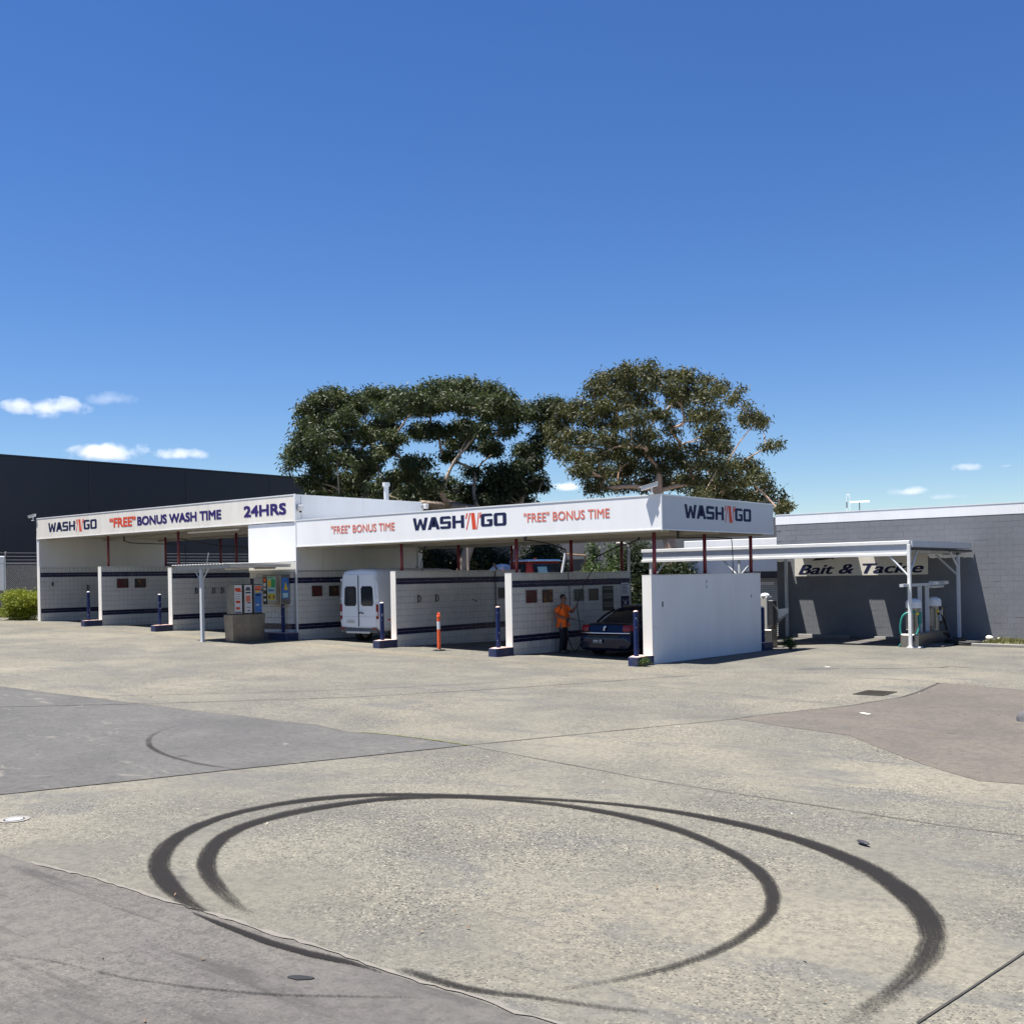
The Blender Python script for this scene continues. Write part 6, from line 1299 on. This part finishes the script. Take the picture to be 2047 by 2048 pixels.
for i, (x, y, h, r, lab) in enumerate(((-8.9, 13.4, 3.9, 1.1, "dark dense shrub right of the conifers, behind a maroon post"), (-7.6, 14.4, 3.4, 1.3, "dark dense shrub behind the carport's left end"), (-6.6, 15.2, 2.9, 1.0, "dark low shrub beside the white annex wall"))):
    shrub("dark_shrub", lab, x, y, h, r, M['leaf_slim'], 16, 150, (.10, .18), (.04, .07), False, "shrub", 40 + i, .1, .12, "dark shrubs behind the wash")
for i, (x, y, h, r, lab) in enumerate(((-24.5, 17.5, 3.9, 2.0, "dark undergrowth shrub below the left side of the broad tree"), (-22.6, 19.5, 4.0, 2.1, "dark undergrowth shrub right behind the broad tree trunk"), (-20.5, 22.0, 4.0, 2.0, "dark undergrowth shrub below the slim tree"), (-19.2, 20.2, 3.2, 1.4, "dark undergrowth shrub left of the red truck"))):
    shrub("undergrowth_shrub", lab, x, y, h, r, M['leaf_slim'], 20, 110, (.12, .22), (.05, .08), False, "shrub", 60 + i, .2, .16, "undergrowth below the trees")
# weeds at the kerb foot
for i, (x, y, s, lab) in enumerate(((.12, -.72, .22, "small weed tuft at the near corner of the outer wall's kerb block"), (.95, 6.55, .38, "dark weed clump beside the rear kerb block of the outer wall"))):
    shrub("weed_clump", lab, x, y, s, s * .8, M['leaf_shrub'], 6, 900, (.05, .12), (.008, .016), False, "weed", 80 + i, -.7, .04)

# ------------------------------------------------------------------ background buildings, truck, frame
gb = thing("concrete_warehouse", "grey concrete panel warehouse behind the red truck", "building", (-31.5, 33.5, 0), R(38.7))
for k, (x0, x1) in enumerate(((0, 2.1), (2.12, 5.9), (5.92, 9.6), (9.62, 14.0), (14.02, 20))):
    b = B()
    if k == 1:
        box(b, (x0, 0, 3.55), (x1, .2, 6.2)); box(b, (x0, 0, -.3), (x0 + .25, .2, 3.55)); box(b, (x1 - .6, 0, -.3), (x1, .2, 3.55))
    else: box(b, (x0, 0, -.3), (x1, .2, 6.2 if k else 6.0))
    obj("wall_panel", b, M['tilt'], gb)
b = B(); box(b, (2.38, .16, 0), (5.29, .2, 3.54)); d = obj("roller_door", b, M['greypaint'], gb); b = B(); box(b, (2.38, -.02, 2.75), (5.29, .10, 3.53)); obj("door_hood", b, M['darksteel'], gb)
b = B(); box(b, (0, .2, -.3), (20, 12, 5.9)); obj("core", b, M['tilt'], gb)
tb = thing("tan_house", "small tan gable glimpsed left of the broad tree trunk", "house", (-34.5, 27.5, 0), R(38))
b = B(); box(b, (-2, 0, -.2), (2.2, 5, 3.0)); obj("wall", b, M['tan'], tb)
b = B(); loft(b, [[(-2.4, y, 2.95), (2.6, y, 2.95), (.1, y, 4.3)] for y in (-.3, 5.3)]); obj("roof", b, M['rust'], tb)
tk = thing("truck", "old red truck with white cab roof behind the middle bays", "truck", (-18.2, 17.9, G(-18, 18) + .14), R(-104))
tk.scale = (1.1, 1.1, 1.1)
# local: y forward, x right
b = B()
def ts(y, zt, w_): return [(-w_, y, .75), (w_, y, .75), (w_, y, 1.55), (w_ * .93, y, zt - .1), (w_ * .8, y, zt), (-w_ * .8, y, zt), (-w_ * .93, y, zt - .1), (-w_, y, 1.55)]
loft(b, [ts(0, 2.42, .98), ts(.1, 2.45, 1.0), ts(1.2, 2.45, 1.0), ts(1.38, 2.35, .98), ts(1.62, 1.62, .96), ts(1.75, 1.45, .9)]); cab = obj("cab", b, M['truckred'], tk)
b = B(); loft(b, [[(-w_, y, 2.44), (w_, y, 2.44), (w_ * .9, y, zt), (-w_ * .9, y, zt)] for y, zt, w_ in ((-.04, 2.50, .97), (.1, 2.53, .99), (1.2, 2.53, .99), (1.44, 2.47, .97))]); bmesh.ops.bevel(b, geom=b.edges[:], offset=.015, segments=2, affect='EDGES'); obj("roof", b, M['vanwhite'], tk)
b = B(); poly(b, [(-.82, 1.655, 1.62), (.82, 1.655, 1.62), (.78, 1.435, 2.33), (-.78, 1.435, 2.33)], .012, 1); obj("windscreen", b, M['glass'], tk)
b = B(); poly(b, [(.05, 1.665, 1.66), (.6, 1.665, 1.66), (.58, 1.50, 2.2), (.07, 1.50, 2.2)], .01, 1); obj("sun_visor_card", b, M['paleprint'], tk)
for s in (-1, 1):
    b = B(); poly(b, [(s * 1.004, .30, 1.60), (s * 1.004, 1.15, 1.60), (s * .938, 1.15, 2.36), (s * .938, .30, 2.36)], .01 * s, 0); obj("side_window", b, M['glass'], tk)
    for yy in (1.0, -2.6): wheel(tk, (s * .85, yy, .48), .48, .28)
b = B(); box(b, (-.45, -4.4, .62), (.45, 1.3, .85)); obj("chassis", b, M['black'], tk)
b = B(); box(b, (-1.1, -4.5, 1.0), (1.1, -.25, 1.18)); obj("tray", b, M['rust'], tk)
b = B(); box(b, (-.95, -.9, 1.18), (.95, -.3, 2.1), .05); obj("locker", b, M['truckred'], tk)
b = B(); sphere(b, (0, -1.9, 1.85), (.7, .7, .55), 16, 10); obj("tarp_load", b, M['vanwhite'], tk)
b = B(); box(b, (-.06, .55, 2.53), (.06, .68, 2.62), .02); obj("beacon", b, M['orange'], tk)
b = B(); tube(b, [(.9, -.2, 1.1), (.9, -1.3, 2.4)], .05, 6); obj("stay", b, M['rust'], tk)
rf = thing("steel_frame", "rusty open steel frame right of the red truck", "frame", (-13.8, 15.6, G(-14, 15)))
for a, c, m_ in (((-.75, -.55, -.1), (-.2, -.18, 3.22), 'pole'), ((.52, .41, 3.12), (.05, .05, -.1), 'rust'), ((-.2, -.18, 3.20), (.52, .41, 3.12), 'rust')):
    b = B(); tube(b, [a, c], .04 if m_ != 'pole' else .055, 6); obj("bar", b, M[m_], rf)
t = thing("vent_stack", "tall grey bent vent pipe beside the rear maroon post", "pipe", (-6.15, 8.5, G(-6, 8.5))); b = B(); tube(b, smoothpts([(0, 0, 0), (0, 0, 3.0), (0, 0, 3.35), (-.12, -.1, 3.52), (-.34, -.28, 3.54)], 4), .06, 12); obj("pipe", b, M['tilt'], t, smooth=True)
t = thing("pale_pole", "pale timber pole standing among the trees behind the middle wall", "pole", (-17.5, 12.65, G(-17, 12))); b = B(); tube(b, [(0, 0, -.2), (0, 0, 5.4)], [.07, .05], 8); obj("shaft", b, M['bark'], t)

# ------------------------------------------------------------------ clouds
def cloudmat(name, seed, k):
    m = bpy.data.materials.new(name); m.use_nodes = True; t = m.node_tree; t.nodes.clear()
    out = t.nodes.new("ShaderNodeOutputMaterial"); v = t.nodes.new("ShaderNodeVolumePrincipled")
    v.inputs['Color'].default_value = (1, 1, 1, 1); v.inputs['Anisotropy'].default_value = .2
    tc = N(t, "TexCoord"); sep = N(t, "SeparateXYZ"); t.links.new(tc.outputs['Object'], sep.inputs[0])
    ln_ = N(t, "VectorMath"); ln_.operation = 'LENGTH'; t.links.new(tc.outputs['Object'], ln_.inputs[0])
    g = N(t, "NewGeometry", name="POS"); mp = N(t, "Mapping"); mp.inputs['Location'].default_value = (seed, seed * 2.1, 0); mp.inputs['Scale'].default_value = (.028, .028, .034)
    t.links.new(g.outputs['Position'], mp.inputs['Vector'])
    nz = noise(t, 1.0, 6, .6, mp.outputs[0])
    d = math_(t, 'SUBTRACT', math_(t, 'MULTIPLY_ADD', nz, 2.9, -.68), math_(t, 'MULTIPLY', ln_.outputs['Value'], 1.0))
    flat = math_(t, 'MULTIPLY_ADD', sep.outputs[2], 3.0, 2.2, clamp=True)     # flat cloud base
    d = math_(t, 'MULTIPLY', math_(t, 'MULTIPLY', d, flat), k, clamp=False)
    t.links.new(math_(t, 'MAXIMUM', d, 0.0), v.inputs['Density']); t.links.new(v.outputs[0], out.inputs['Volume']); return m
for i, (p, s, k, lab) in enumerate((
    ((-1420, 746, 246), (62, 40, 19), .07, "largest white cloud at the left edge above the warehouse"),
    ((-1352, 800, 256), (40, 22, 13), .016, "thin wispy cloud trailing right of the left edge cloud"),
    ((-1352, 800, 183), (64, 40, 19), .085, "long white cloud just above the warehouse roofline"),
    ((-1275, 862, 179), (46, 26, 11), .06, "tapering white cloud right of the long roofline cloud"),
    ((-862, 1194, 125), (30, 22, 11), .12, "white cloud seen in the gap between the two big trees"),
    ((-434, 1538, 142), (24, 16, 9), .07, "small cloud highest above the bait shop"),
    ((-392, 1571, 142), (11, 8, 4.5), .06, "tiny cloud at the right edge"),
    ((-500, 1485, 110), (30, 16, 9), .06, "small cloud right of the roof antenna"),
    ((-457, 1519, 101), (28, 14, 6), .035, "faint low cloud nearest the shop parapet"))):
    b = B(); bmesh.ops.create_icosphere(b, subdivisions=3, radius=1.0)
    o = obj("cloud", b, cloudmat("cloud_vapour_%d" % i, 3.3 + i * 7.7, k), None, p, (0, 0, R(YAW))); o.scale = (s[0] * 1.12, s[1] * 1.0, s[2] * .92)
    tag(o, lab, "cloud", "fair-weather clouds")
